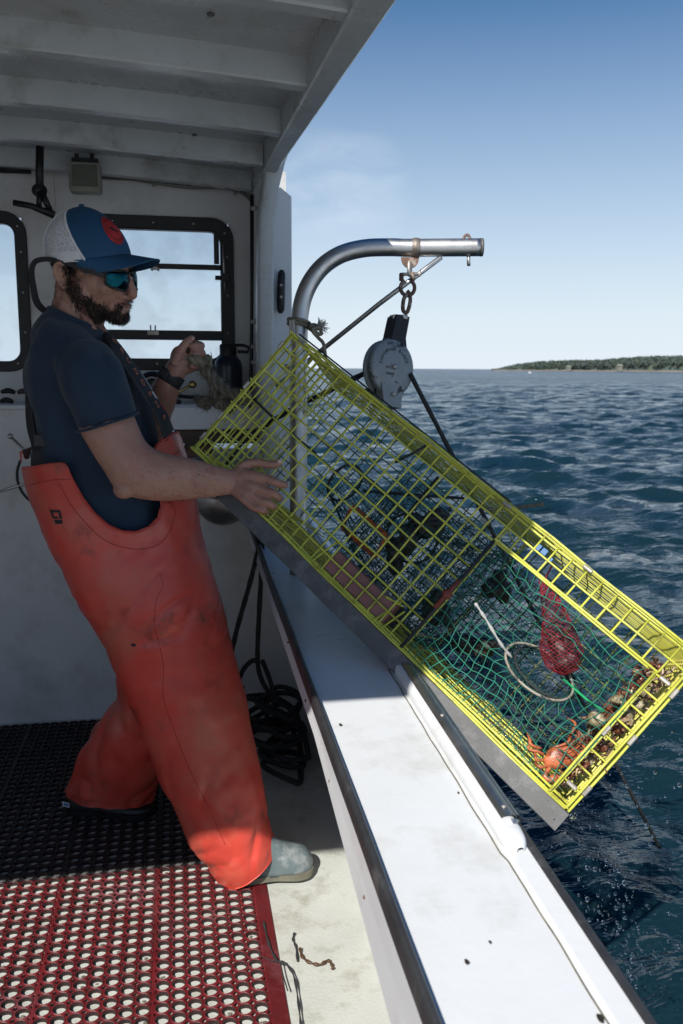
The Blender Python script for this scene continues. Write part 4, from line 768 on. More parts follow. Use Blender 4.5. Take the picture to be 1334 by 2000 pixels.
le += [((.05, 0, k * CE + .01), (.05, TS, k * CE + .01)) for k in range(6)]
le += [((-.006, j * CE, 0), (.012, j * CE - .014, .02)) for j in range(1, 10)]
wires('end_panel', le)
wires('end_panel', [((TL, j * CE, 0), (TL, j * CE, TD)) for j in range(11)] + [((TL, 0, k * CE), (TL, TS, k * CE)) for k in range(13)] + [((TL + .006, .0, k * CE + .018), (TL + .006, TS, k * CE + .018)) for k in range(0, 11, 2)], WIREE, r=.0024)
wires('inner_partition', [((UK * CE, j * CE, 0), (UK * CE, j * CE, TD)) for j in (0, 1, 9, 10)] + [((UK * CE, 0, k * CE), (UK * CE, TS, k * CE)) for k in (0, 1, 11, 12)])
# loose bent wires of the ramp near the left bottom corner
rl = []
for k in range(9):
    a = .02 + k * .018; rl.append(((a, .012, .02 + .01 * k), (a + .12 + .1 * rw.random(), .02 + .02 * rw.random(), .20 + .02 * k)))
for k in range(12): rl.append(((.10 + .05 * k, .008, .0 + .01 * (k % 3)), (.16 + .05 * k, .012, .26)))
wires('bent_wire', rl, r=.0017)
ck = MB()
for (u, v, w_, ax) in ((.0, .9 * TS, -.004, TV), (.0, .55 * TS, -.004, TV), (0, .28 * TS, -.004, TV), (0, .04, -.004, TV), (.045, TS, -.004, TU), (.05, .82 * TS, .02, TU), (.05, .32 * TS, .02, TV), (TL + .008, .05, -.001, TV), (TL + .008, .47 * TS, -.001, TV), (TL + .008, .78 * TS, -.001, TV),
                   (31 * CE, .42 * TS, -.004, TV), (31.5 * CE, CE * 1.0, -.004, TU), (31.5 * CE, CE * 8, -.004, TU), (31.6 * CE, TS, -.004, TU), (TL * .60, TS, -.003, TU), (TL * .60 - .02, TS - .055, .03, TU), (TL * .78, TS, -.003, TU)):
    p = T(u, v, w_); ck = MB(); ck.tube([p - ax * .011, p - ax * .010, p + ax * .010, p + ax * .011], [.0036, .0046, .0046, .0036], seg=8); obj('hog_ring', ck, CLIP, trap, smooth=False)
# the dark bungee across the front, and the rod on the top edge
mb = MB(); a = Tpx(497, 781); b = Tpx(612, 882); mb.tube(crom([T(*a, -.005), T((a[0] + b[0]) / 2, (a[1] + b[1]) / 2 - .003, .004), T(*b, .02)], 5), .0036, seg=8); obj('bungee_cord', mb, ROPEB, trap, smooth=True)
mb = MB(); mb.tube([T(.02, TS + .012, .0), T(TL * .6, TS + .010, .0)], .0022, seg=8); obj('top_bungee', mb, ROPEB, trap, smooth=True)
mb = MB(); a = Tpx(812, 884); mb.tube(crom([T(a[0] + .005, a[1] + .03, .01), T(*a, -.005), T(a[0] - .012, a[1] - .018, .004), T(a[0] - .03, a[1] - .045, .02)], 4), .0032, seg=7); obj('door_hook', mb, ROPEB, trap, smooth=True)
mb = MB(); mb.tube([T(.50, .35, TD * .55), T(.46, .22, TD * .9)], .006, seg=8); mb.tube([T(.38, .20, .2), T(.56, .36, .38)], .004, seg=8); obj('inner_rod', mb, ROPEB, trap, smooth=True)
# runner board below the bottom edge
mb = MB(); rows = []
for u in np.linspace(.03, TL + .012, 40):
    sag = .002 * nz3((u * 8, 0, 0)); h_ = .042 if u > .15 else .02 + .03 * (u - .03) / .12
    rows.append([T(u, -.006, -.004), T(u, -.006 - h_ + sag, -.008), T(u + .0, -.006 - h_ + sag, .024), T(u, -.006, .026)])
mb.grid(rows, closed_v=True); n_ = mb.n; mb.add(rows[0], [(0, 1, 2, 3)]); mb.add(rows[-1], [(3, 2, 1, 0)]); obj('runner_board', mb, RUNNER, trap, bevel=.002)
mb = MB(); mb.frame(T(0, -.006, TD - .03), TU * (TL + .01), TV * -.045, TW * .03); obj('runner_board', mb, RUNNER, trap, bevel=.002)
# ballast brick and its clips
bu0 = Tpx(655, 1112)[0]; mb = MB(); mb.frame(T(.492, .008, .008), TU * .200, TV * .052, TW * .05); obj('ballast_brick', mb, BRICK, trap, bevel=.003)
mb = MB(); mb.frame(T(.49, .010, .062), TU * .22, TV * .05, TW * .006); obj('ballast_brick', mb, RUBBER, trap, bevel=.002)
wires('brick_clip', [((.465, .0, .0), (.475, .070, .02)), ((.475, .07, .02), (.50, .075, .05)), ((.675, .0, .0), (.69, .07, .02)), ((.69, .07, .02), (.68, .06, .06)), ((.70, .0, .0), (.71, .06, .03)), ((.66, .058, .0), (.70, .066, .03))], r=.0024)
# orange escape vent frame
def vent_pts(w_): return [T(*Tpx(x, y, w_), w_) for x, y in ((688, 990), (756, 1048), (733, 1088), (668, 1030))]
vp = vent_pts(.14); mb = MB()
for a, b, r_ in ((0, 1, .0075), (1, 2, .006), (2, 3, .0075), (3, 0, .006)): mb.tube([vp[a], vp[b]], r_, seg=4)
obj('escape_vent', mb, ORANGE, trap, bevel=.001)
# nets
def net(name, fn, nu, nv, r=.0009, m_=NETG, wob=.003, parent=trap, diamond=False, seg=3, knots=True, sub=2):
    P_ = np.array([[np.array(fn(i / nu, j / nv)) for j in range(nv + 1)] for i in range(nu + 1)])
    P_ += rw.normal(0, wob, P_.shape); mb = MB()
    def poly(pts): mb.tube(np.array(pts), r * (1 + .2 * rw.random()), seg=seg, cap=False)
    if not diamond:
        for i in range(nu + 1): poly(crom(P_[i], sub))
        for j in range(nv + 1): poly(crom(P_[:, j], sub))
    else:
        for s in range(-nv, nu + 1):
            a = [P_[s + j, j] for j in range(nv + 1) if 0 <= s + j <= nu]
            if len(a) > 1: poly(a)
        for s in range(0, nu + nv + 1):
            a = [P_[s - j, j] for j in range(nv + 1) if 0 <= s - j <= nu]
            if len(a) > 1: poly(a)
    if knots:
        for i in range(nu + 1):
            for j in range(nv + 1):
                if diamond or True: mb.ell(P_[i, j], (r * 2.1,) * 3, nu=5, nv=4)
    return obj(name, mb, m_, parent, smooth=True, rec=False)
def lerp(a, b, t_): return np.array(a) * (1 - t_) + np.array(b) * t_
def rect_pt(u0, u1, v0, v1, w0, w1, s):    # runs round a rectangle in the plane of two of the axes
    s = s % 1.0 * 4; k = int(s); f = s - k; c = [(0, 0), (1, 0), (1, 1), (0, 1), (0, 0)]; a, b = c[k], c[k + 1]; p = (a[0] * (1 - f) + b[0] * f, a[1] * (1 - f) + b[1] * f)
    return p
hoops = []
# (1) kitchen funnel running back from the small hoop at the left to the parlour mouth
hc1 = (0.335, .185, .17)
def f1(s, t_):
    p = rect_pt(0, 0, 0, 0, 0, 0, s); big = (.79, .03 + p[0] * .27, .04 + p[1] * .36); a = 2 * math.pi * s - 2.3
    sm = (hc1[0] + .02 * math.sin(a), hc1[1] + .050 * math.cos(a), hc1[2] + .055 * math.sin(a)); e_ = t_ ** .8
    q = lerp(sm, big, e_); q[1] -= .035 * math.sin(math.pi * t_); return T(*q)
net('funnel_net', f1, 44, 30, m_=NETD, wob=.0022, r=.00085)
mb = MB(); th = np.linspace(0, 2 * math.pi, 26, endpoint=False); mb.tube([T(hc1[0] + .02 * math.sin(q), hc1[1] + .052 * math.cos(q), hc1[2] + .057 * math.sin(q)) for q in th], .003, seg=8, closed=True); obj('net_hoop', mb, ROPEB, trap, smooth=True)
# (2) entrance heads from the back side and the bottom of the kitchen
hc2 = (.56, .19, .22)
def f2(s, t_):
    p = rect_pt(0, 0, 0, 0, 0, 0, s); big = (.36 + p[0] * .36, .03 + p[1] * .30, TD - .01); a = 2 * math.pi * s - 2.3
    sm = (hc2[0] + .07 * math.cos(a), hc2[1] + .06 * math.sin(a), hc2[2]); return T(*lerp(sm, big, t_))
net('entrance_net', f2, 40, 14, m_=NETD, wob=.003)
mb = MB(); mb.tube([T(hc2[0] + .07 * math.cos(q), hc2[1] + .06 * math.sin(q), hc2[2]) for q in th], .003, seg=8, closed=True); obj('net_hoop', mb, ROPEB, trap, smooth=True)
def f3(s, t_): q = lerp((.62 + .2 * s, .30, .02), (.66 + .16 * s, .03, .10), t_); q[2] += .07 * math.sin(math.pi * t_); return T(*q)
net('slack_net', f3, 14, 16, m_=NETD, wob=.004)
# (3) parlour front net that sinks to the pale hose ring
rc = np.array([*Tpx(1053, 1310, .10), .10]); RRAD = .082
ra = TU * 1.0; r_ax1 = np.array([1, .0, 0.0]); 
def ringp(a):      # the ring leans away from the viewer about its long axis, drawn in trap coordinates
    c1, s1 = math.cos(a), math.sin(a); ph = R(4)
    e1 = np.array([math.cos(ph), math.sin(ph), 0]); e2 = np.array([-math.sin(ph) * .50, math.cos(ph) * .50, .86]); return rc + RRAD * (c1 * e1 + s1 * e2)
U0, U1_, V0, V1 = UK * CE, 31 * CE, 0.0, 8 * CE
def grid_net(name, m_, r, cell=.0185, wob=.0016, skip=.0):
    nu, nv = int((U1_ - U0) / cell), int((V1 - V0) / cell); P_ = {}; mb = MB()
    for i in range(nu + 1):
        for j in range(nv + 1):
            u, v = U0 + (U1_ - U0) * i / nu, V0 + (V1 - V0) * j / nv; du, dv = u - rc[0], v - rc[1]; e_ = math.hypot(du / RRAD, dv / (RRAD * .5))
            ed_ = min(u - U0, U1_ - u, v - V0, V1 - v) / .11; b_ = min(1, max(0, ed_)); b_ = b_ * b_ * (3 - 2 * b_); wr_ = rc[2] + 1.72 * max(-.04, min(.04, dv)) / max(1, e_ ** .7)
            inner = b_ > .05; u2 = u + inner * (.010 * math.sin(v * 30 + u * 7) + rw.normal(0, wob)); v2 = v + inner * (.008 * math.sin(u * 26 + 1) - .006 * b_ + rw.normal(0, wob))
            if e_ < 1.02: P_[i, j] = None; continue
            if e_ < 1.28: k_ = 1.0 / e_; a = math.atan2(dv / (RRAD * .5), du / RRAD); q = ringp(a); P_[i, j] = T(*q); continue
            P_[i, j] = T(u2, v2, b_ * wr_ * min(1, 1.0) + .003)
    def run(seq):
        cur = []
        for k in seq + [None]:
            p = P_.get(k) if k is not None else None
            if p is None:
                if len(cur) > 1: mb.tube(crom(cur, 3), r * (1 + .25 * rw.random()), seg=4, cap=False)
                cur = []
            else: cur.append(p)
    for i in range(nu + 1): run([(i, j) for j in range(nv + 1)])
    for j in range(nv + 1): run([(i, j) for i in range(nu + 1)])
    for p in P_.values():
        if p is not None: mb.ell(p, (r * 2.0,) * 3, nu=5, nv=4)
    return obj(name, mb, m_, trap, smooth=True, rec=False)
grid_net('front_net', NETG, .00105)
def f5(s, t_):
    p = rect_pt(0, 0, 0, 0, 0, 0, s); a = 2 * math.pi * s - 2.36; q = lerp(ringp(a), ringp(a) * .8 + rc * .2 + np.array([.01, .0, .13]), t_); return T(*q)
net('inner_net', f5, 26, 7, m_=NETD, wob=.003)
mb = MB(); mb.tube([T(*ringp(q)) for q in np.linspace(0, 2 * math.pi, 40, endpoint=False)], .0028, seg=10, closed=True); obj('hose_ring', mb, HOSE, trap, smooth=True)
mb = MB(); mb.tube([T(*(ringp(q) * .93 + rc * .07 + np.array([.012, .006, .04]))) for q in np.linspace(0, 2 * math.pi, 40, endpoint=False)], .0026, seg=10, closed=True); obj('inner_ring', mb, ROPEB, trap, smooth=True)
# rear net of the parlour and the twine lines
def f6(s, t_): return T(U0 + (TL - .05 - U0) * s, .02 + .30 * t_ - .03 * math.sin(math.pi * s), TD - .12 + .04 * math.sin(math.pi * t_))
net('rear_net', f6, 26, 16, m_=NETD, wob=.003)
mb = MB(); a = Tpx(928, 1178, .01); b = Tpx(1000, 1285, .09); mb.tube(crom([T(*a, .01), T(*lerp(a, b, .3), .03), T(*lerp(a, b, .7) + np.array([.004, -.004]), .06), T(*b, .09)], 6), [.003 + .0012 * math.sin(i * 1.7) for i in range(19)], seg=8); obj('pale_twine', mb, mat('pale_twine', (.40, .40, .38), .9, bump=.002, bscale=150), trap, smooth=True)
mb = MB(); mb.tube([T(*Tpx(1095, 1322, .14), .14), T(*Tpx(1150, 1370, .10), .10), T(*Tpx(1180, 1390, .06), .06)], .0028, seg=6); obj('green_string', mb, mat('bright_green_twine', (.03, .42, .16), .4), trap, smooth=True)
mb = MB(); a = T(*Tpx(1000, 1110, .06), .06); b = T(*Tpx(1015, 1060, .0), 0); mb.tube([T(U0, 0, 0), T(U0 + .003, TS * .4, -.003), T(U0, TS * .8, 0)], .0040, seg=7); obj('frame_lacing', mb, ROPEB, trap, smooth=True)
mb = MB(); p = T(U0, TS * .40, -.004); mb.ell(p, (.012, .010, .012), nu=10, nv=8); mb.tube([p + TV * .04, p - TV * .04], .0055, seg=7); obj('rusty_lacing', mb, mat('rust_red_lacing', (.15, .03, .02), .7, var=.4, vscale=40), trap, smooth=True)
# loose line tail sticking out on the far side
mb = MB(); mb.tube(crom([Pd(950, 995, 2.2), Pd(1000, 992, 2.2), Pd(1035, 988, 2.18), Pd(1060, 984, 2.16)], 5), [.0045] * 15 + [.007], seg=8); obj('line_tail', mb, ROPEF, trap, smooth=True)
# blue tag
mb = MB(); a = Tpx(1042, 1068, .02); mb.frame(T(a[0], a[1], .03), TU * .03, TV * .014, TW * .004); mb.frame(T(a[0] + .035, a[1] - .003, .05), TU * .012, TV * .012, TW * .004); obj('blue_tag', mb, BLUEP, trap, bevel=.001)

# dark clumps of weed caught in the trap
for k, (px, py, w_, rx, ry, lab) in enumerate(((832, 1020, .20, .050, .038, 'black lump of weed caught in the trap netting, upper one in the kitchen'), (775, 1090, .16, .040, .055, 'dark lump of weed hanging below the upper black lump in the netting'),
                                         (975, 1150, .22, .036, .030, 'small dark weed lump behind the parlour net near the lacing'), (925, 1255, .2, .050, .020, 'long dark weed scrap low in the middle of the trap'), (845, 1190, .16, .030, .045, 'dark tuft of weed just past the brick'))):
    c = T(*Tpx(px, py, w_), w_); mb = MB()
    for j in range(9):
        o_ = RT * rw.normal(0, rx * .45) + UP * rw.normal(0, ry * .45) + FW * rw.normal(0, .012); mb.ell(c + o_, (rx * .5, .02, ry * .5), nu=10, nv=8)
    me = fuse(mb, .004, 2)
    displace(me, lambda co, nr: co + nr * np.array([[.009 * nz3(p, 45) + .005 * nz3(p, 110)] for p in co])); me.polygons.foreach_set('use_smooth', [True] * len(me.polygons)); o = obj('weed_clump', me, WEED, rec=False); tag(o, lab, 'weed', 'dark weed caught in the trap')

# bait bag
c0 = T(*Tpx(1062, 1135, .12), .12); c1 = T(*Tpx(1100, 1318, .12), .12); bb_ = empty('bait_bag', tuple(c0), 'long red net bait bag hanging inside the right end of the trap', 'bait bag')
def bagp(s, t_):
    a = 2 * math.pi * s; ax = c1 - c0; rad = np.interp(t_, [0, .15, .45, .75, .93, 1.0], [.010, .018, .031, .046, .034, .004]); side = RT * math.cos(a) + FW * math.sin(a) * .75
    return c0 + ax * t_ + side * rad + RT * .010 * math.sin(math.pi * t_)
net('bag_net', bagp, 18, 24, r=.00062, m_=NETR, wob=.0012, parent=bb_, diamond=True, knots=False)
mb = MB()
for k in range(10): t_ = .55 + .36 * rw.random(); mb.ell(c0 + (c1 - c0) * t_ + RT * rw.normal(0.008, .010) + FW * rw.normal(0, .006), (.015, .011, .019), nu=10, nv=8)
me = fuse(mb, .004, 3); obj('bait', me, mat('old_bait', (.018, .010, .010), .5, var=.6, vscale=40, dirt=(.10, .07, .07), dscale=35, dlo=.55, dhi=.6, bump=.002), bb_, rec=False, smooth=True)
mb = MB(); mb.tube([c0, T(*Tpx(1078, 1105, .10), .10)], .002, seg=6); obj('bag_string', mb, NETR, bb_)

# crabs
def crab(c, size, ax, ay, az, m_, label, seed, grp='crabs in the trap'):
    ax, ay, az = [np.array(q, float) / np.linalg.norm(q) for q in (ax, ay, az)]; r3 = np.random.default_rng(seed)
    e = empty('crab', tuple(c), label, 'crab', grp)
    def L3(x, y, z): return np.array(c) + size * (ax * x + ay * y + az * z)
    mb = MB(); n1, n2 = 34, 14; rows = []
    for i in range(n2):
        f = i / (n2 - 1); zz = math.cos(f * math.pi); rr = math.sin(f * math.pi) ** .7
        row = []
        for k in range(n1):
            a = 2 * math.pi * k / n1; w0 = 1.0 if math.sin(a) > 0 else .78; x = rr * math.cos(a) * .62 * (1 - .18 * (math.sin(a) < -.2)); y = rr * math.sin(a) * .44 * w0 + .02
            tooth = 1 + (.035 * math.sin(a * 15) if math.sin(a) > .1 and .3 < f < .7 else 0); row.append(L3(x * tooth, y * tooth, zz * .20 * (1 if zz > 0 else .55) + .04 * math.cos(3 * x) * (zz > 0)))
        rows.append(row)
    mb.grid(rows, closed_v=True); obj('carapace', mb, m_, e, smooth=True)
    mb = MB()
    for k in range(4):
        q = [L3(.58 - .02 * k, .10 - .15 * k, .10), L3(.34, .18 - .15 * k, .225), L3(.05, .16 - .14 * k, .235), L3(-.10, .08 - .12 * k, .225)]; mb.tube(crom(q, 4), np.interp(np.linspace(0, 1, 13), [0, .4, .8, 1], [.050, .048, .036, .008]) * size, seg=8)
    obj('folded_leg', mb, m_, e, smooth=True)
    for s_ in (-1, 1):
        mb = MB(); P_ = [L3(s_ * .45, .30, 0), L3(s_ * .72, .46, .04), L3(s_ * .62, .66, .08), L3(s_ * .34, .62, .10)]; mb.tube(crom(P_, 4), np.interp(np.linspace(0, 1, 13), [0, .35, .55, .8, 1], [.07, .10, .09, .15, .09]) * size, seg=10)
        mb.tube([L3(s_ * .36, .66, .12), L3(s_ * .22, .66, .13), L3(s_ * .08, .58, .12)], np.array([.07, .055, .012]) * size, seg=8); mb.tube([L3(s_ * .36, .58, .08), L3(s_ * .22, .55, .08), L3(s_ * .09, .54, .09)], np.array([.05, .035, .01]) * size, seg=8); obj('claw', mb, m_, e, smooth=True)
        for k in range(4):
            y0 = .22 - .2 * k; mb = MB(); b_ = r3.uniform(-.08, .08); P_ = [L3(s_ * .5, y0, -.02), L3(s_ * (.78 + b_), y0 - .05 - .06 * k, .16 + b_), L3(s_ * (.88 - b_), y0 - .20 - .08 * k, .06 + b_), L3(s_ * (.72 + b_), y0 - .42 - .08 * k, -.05)]
            mb.tube(crom(P_, 3), np.interp(np.linspace(0, 1, 10), [0, .4, .7, 1], [.055, .06, .045, .012]) * size, seg=8); obj('leg', mb, m_, e, smooth=True)
    mb = MB()
    for s_ in (-1, 1): mb.tube([L3(s_ * .12, .40, .08), L3(s_ * .14, .46, .13)], .025 * size, seg=6); mb.ell(L3(s_ * .14, .47, .14), (.03 * size,) * 3, nu=8, nv=6)
    obj('eye', mb, WEED, e, smooth=True)
    return e
crab(T(*Tpx(1092, 1474, .030), .030), .058, RT * .93 + UP * .30 + FW * .1, -UP * .80 + RT * .25 - FW * .3, np.cross(RT * .93 + UP * .30 + FW * .1, -UP * .80 + RT * .25 - FW * .3) * -1, CRAB, 'bright orange crab in the lower right corner of the trap', 1)
crab(T(*Tpx(1195, 1392, .10), .10), .060, TV, TU * .3 - TW, -TU, CRABB, 'brown crab lying on the end panel near the middle of its width', 2)
crab(T(*Tpx(1245, 1335, .09), .09), .052, TV * .6 + TW, TV - TW * .4, -TU, CRABB, 'brown crab high on the end panel near the top right corner', 3)
crab(T(*Tpx(1150, 1450, .15), .15), .045, TW, TV, -TU, CRABB, 'small brown crab behind the bright orange crab', 4)
crab(T(31.4 * CE, 1.6 * CE, .05), .040, TW, TU * .2 + TV, -TU, CRABB, 'small brown crab in the lowest cells of the end column', 5)
# whelks / shells heaped on the end panel
cnt = 0
for (i_, j_) in [(31.5, 4.6), (31.5, 5.5), (31.4, 6.3), (31.5, 3.4), (31.3, 7.0), (31.5, 2.5), (31.2, 8.4), (30.7, 5.8), (30.4, 4.2), (30.5, 7.6)]:
    c = T(i_ * CE - .004, j_ * CE, .03 + .04 * rw.random()); mb = MB()
    ax = rw.normal(size=3); ax /= np.linalg.norm(ax); rr = .010 + .005 * rw.random(); prev = np.cross(ax, [0, 0, 1]); prev /= np.linalg.norm(prev); pb2 = np.cross(ax, prev); n_ = 40
    P_ = []; rad = []
    for k in range(n_):
        f = k / (n_ - 1); a = f * 6 * math.pi; q = rr * .72 * (1 - f) ** 1.0; P_.append(c + ax * (rr * 1.9 * (f - .4)) + prev * q * math.cos(a) + pb2 * q * math.sin(a)); rad.append(rr * .62 * (1 - f) + .0008)
    mb.tube(P_, rad, seg=10); mb.ell(c - ax * rr * .5 + prev * rr * .35, (rr * .85, rr * .7, rr * .8), nu=12, nv=8)
    o = obj('whelk_shell', mb, SHELL if cnt % 3 else CRABB, smooth=True)
    tag(o, ('pale whelk shell heaped with others along the right end panel of the trap', 'brown whelk shell heaped with others along the right end panel of the trap')[0 if cnt % 3 else 1], 'shell', 'pale whelk shells at the trap end' if cnt % 3 else 'brown whelk shells at the trap end'); cnt += 1
mb = MB()
for k in range(170):
    c = T(TL - .010 - .04 * rw.random() ** 2, rw.uniform(.02, .33), rw.uniform(.02, .3)); dr = rw.normal(size=3); dr /= np.linalg.norm(dr); l_ = rw.uniform(.010, .045); mb.tube([c, c + dr * l_ * .5 + rw.normal(0, .003, 3), c + dr * l_], [.0045 * rw.random() + .001, .0035, .001], seg=5)
o = obj('shell_debris', mb, mat('brown_debris', (.13, .06, .035), .5, var=.6, vscale=50, dirt=(.35, .26, .16), dscale=45, dlo=.5, dhi=.55)); tag(o, 'brown weed and shell bits packed against the end panel of the trap', 'debris', kind='stuff')

# bridle rope held by the left hand
b_ = empty('bridle_rope', tuple(Pd(385, 720, 2.42)), 'thick frayed brown bridle rope held in the man\'s far hand', 'rope')
def frope(pts, r, sd=0):
    P_ = crom(pts, 8); n = len(P_); mb = MB(); strands = 3
    T_ = np.gradient(P_, axis=0); T_ /= np.linalg.norm(T_, axis=1)[:, None]; a = np.array([0, 0, 1.]) if abs(T_[0][2]) < .9 else np.array([1., 0, 0]); nrm = np.cross(T_[0], a); nrm /= np.linalg.norm(nrm); N_, B_ = [], []
    for i in range(n):
        nrm = nrm - T_[i] * nrm.dot(T_[i]); nrm /= np.linalg.norm(nrm); N_.append(nrm.copy()); B_.append(np.cross(T_[i], nrm))
    ln = np.concatenate([[0], np.cumsum(np.linalg.norm(np.diff(P_, axis=0), axis=1))])
    for s in range(strands):
        ph = 2 * math.pi * s / strands; mb.tube([P_[i] + (N_[i] * math.cos(ph + ln[i] / (r * 7) * 6.28) + B_[i] * math.sin(ph + ln[i] / (r * 7) * 6.28)) * r * .52 for i in range(n)], r * .62, seg=7)
    for k in range(int(ln[-1] * 900)):
        i = rw.integers(0, n); a_ = rw.random() * 6.283; o_ = N_[i] * math.cos(a_) + B_[i] * math.sin(a_); st_ = P_[i] + o_ * r * .8; mb.tube([st_, st_ + o_ * r * .5 + T_[i] * rw.normal(0, .006), st_ + o_ * r * .9 + T_[i] * rw.normal(0, .01) + np.array([0, 0, -.003])], [.0008, .0006, .0003], seg=3, cap=False)
    return mb
obj('strand', frope([PY(372, 698, 2.425), PY(388, 706, 2.42), Pd(404, 724, 2.38), Pd(425, 748, 2.36), Pd(448, 768, 2.33), Pd(482, 775, 2.30)], .0150), ROPEF, b_, smooth=True)
obj('strand', frope([Pd(398, 722, 2.37), Pd(415, 745, 2.37), Pd(420, 770, 2.36), Pd(434, 788, 2.34), Pd(455, 800, 2.3)], .0125), ROPEF, b_, smooth=True)
for k, (x, y, d_, s_) in enumerate(((400, 710, 2.38, .025), (385, 783, 2.40, .0), (400, 787, 2.38, .018), (433, 785, 2.35, .025), (478, 778, 2.28, .022))):
    if s_:
        c = Pd(x, y, d_); pts = []
        for q in np.linspace(0, 4 * math.pi, 22): pts.append(c + RT * s_ * .6 * math.cos(q) + UP * s_ * .6 * math.sin(q * 1.5) + FW * s_ * .5 * math.cos(q * .5 + 1))
        obj('knot', frope(pts[::3], .0095), ROPEF, b_, smooth=True)
obj('strand', frope([Pd(383, 777, 2.40), Pd(398, 788, 2.38), Pd(415, 786, 2.37), Pd(433, 785, 2.35)], .0105), ROPEF, b_, smooth=True)

# droplets
mb = MB(); ico = bmesh.new(); bmesh.ops.create_icosphere(ico, subdivisions=1, radius=1); IV = np.array([v.co[:] for v in ico.verts]); IF = [tuple(v.index for v in f.verts) for f in ico.faces]
for k in range(480):
    q = rw.random()
    if q < .45: x = 1115 + 60 * rw.normal() * .5 + 130 * (y0 := rw.random()) ; y = 1560 + 330 * y0
    elif q < .8: x = rw.uniform(1130, 1330); y = rw.uniform(1420, 1850)
    else: x = rw.normal(1255, 45); y = rw.normal(1880, 35)
    d_ = rw.uniform(1.5, 2.3); s_ = min(.0042, .0010 * math.exp(abs(rw.normal(0, .75))))
    mb.add(IV * s_ * np.array([1, 1, rw.uniform(1, 1.5)]) + Pd(x, y, d_), IF)
for k in range(26): u = rw.uniform(.8, TL); mb.add(IV * rw.uniform(.001, .002) + T(u, rw.uniform(.0, .3), rw.uniform(-.01, .02)), IF)
o = obj('water_droplets', mb, DROP, smooth=True, rec=False); tag(o, 'spray of clear water drops falling from the end of the trap', 'water drops', kind='stuff')

# ------------------------------------------------------------------ the man
from mathutils.bvhtree import BVHTree
HS, HC = math.sin(R(32)), math.cos(R(32)); HD = ray(178, 530); HD = HD / np.linalg.norm(HD); HR = RT - HD * RT.dot(HD); HR /= np.linalg.norm(HR); HX = HR * HC - HD * HS; HYv = HD * HC + HR * HS; HZ = np.cross(HX, HYv); HZ /= np.linalg.norm(HZ); HK = .96
HO = PY(178, 530, 2.33); HAX = np.array([HX, HYv, HZ])
def H_(x, y, z): return HO + (HX * x + HYv * y + HZ * z) * HK
def Hs(pts): return [H_(*p) for p in pts]
body = MB()
def he(x, y, z, a, b, c, tilt=0.0):
    ax = HAX
    if tilt: ct, st = math.cos(tilt), math.sin(tilt); ax = np.array([HX * ct + HZ * st, HYv, HZ * ct - HX * st])
    body.ell(H_(x, y, z), (a * HK, b * HK, c * HK), ax, nu=28, nv=18)
he(-.012, 0, .050, .102, .076, .095); he(.045, 0, -.02, .058, .062, .085); he(.030, 0, -.03, .060, .068, .055); he(.062, 0, -.090, .036, .036, .040); he(.02, 0, -.07, .06, .056, .05, .35)
for s in (-1, 1):
    he(.060, s * .034, -.035, .034, .030, .030); he(.088, s * .028, .018, .018, .030, .012); he(.094, s * .012, -.064, .013, .009, .009); he(-.005, s * .060, -.06, .032, .016, .038); he(.066, s * .034, -.004, .022, .018, .012)
body.tube(Hs([(.094, 0, .018), (.103, 0, -.010), (.114, 0, -.040), (.119, 0, -.057)]), [.0085, .009, .0115, .0125], seg=14); he(.117, 0, -.060, .0125, .0125, .0105); he(.104, 0, -.070, .012, .007, .006)
he(.092, 0, -.086, .014, .022, .0065); he(.090, 0, -.097, .013, .019, .0070); he(.078, 0, -.112, .020, .024, .020)
# ear
def ear(s):
    y = s * .0765; ex_, ez_ = .014, -.006; P_ = [(-.036, y, -.022), (-.034, y, -.002), (-.036, y + s * .004, .018), (-.048, y + s * .009, .027), (-.062, y + s * .011, .020), (-.066, y + s * .010, -.002), (-.057, y + s * .006, -.022), (-.046, y + s * .003, -.036), (-.038, y, -.030)]
    P_ = [(a + ex_, b, c + ez_) for a, b, c in P_]; body.tube(crom(Hs(P_), 4), .0044, seg=8); body.ell(H_(-.050 + ex_, y + s * .0005, -.002 + ez_), (.018, .0075, .029), HAX, nu=16, nv=12); body.tube(crom(Hs([(-.058 + ex_, y + s * .006, -.016 + ez_), (-.056 + ex_, y + s * .009, .004 + ez_), (-.048 + ex_, y + s * .008, .014 + ez_)]), 3), .0035, seg=8); body.ell(H_(-.034 + ex_, y + s * .002, -.006 + ez_), (.005, .005, .008), HAX, nu=10, nv=8)
ear(-1); ear(1)
# neck and an inner trunk that carries the arms and legs
body.tube([H_(-.036, 0, .0), H_(-.040, 0, -.05), PY(146, 602, 2.33), PY(150, 655, 2.33), PY(152, 700, 2.33)], [.057, .055, .056, .062, .08], seg=24)
body.tube([H_(.0, 0, -.06), PY(158, 628, 2.33), PY(172, 680, 2.33)], [.052, .056, .07], seg=22); body.tube([H_(-.025, -.056, -.040), PY(182, 652, 2.27)], [.013, .014], seg=10); body.tube([H_(-.06, -.04, -.03), PY(122, 640, 2.30)], [.020, .024], seg=10)
body.loft([(90, 680, 200, 690, 2.33, .13), (75, 740, 240, 740, 2.33, .16), (80, 850, 290, 850, 2.33, .14), (110, 960, 325, 950, 2.33, .135), (150, 1080, 370, 1060, 2.32, .15), (210, 1180, 400, 1160, 2.31, .14)], seg=24)
body.tube([PY(310, 1140, 2.22), PY(385, 1400, 2.20), PY(455, 1650, 2.17)], [.10, .065, .045], seg=18); body.tube([PY(290, 1140, 2.42), PY(275, 1350, 2.50), PY(215, 1560, 2.56)], [.10, .065, .045], seg=18)
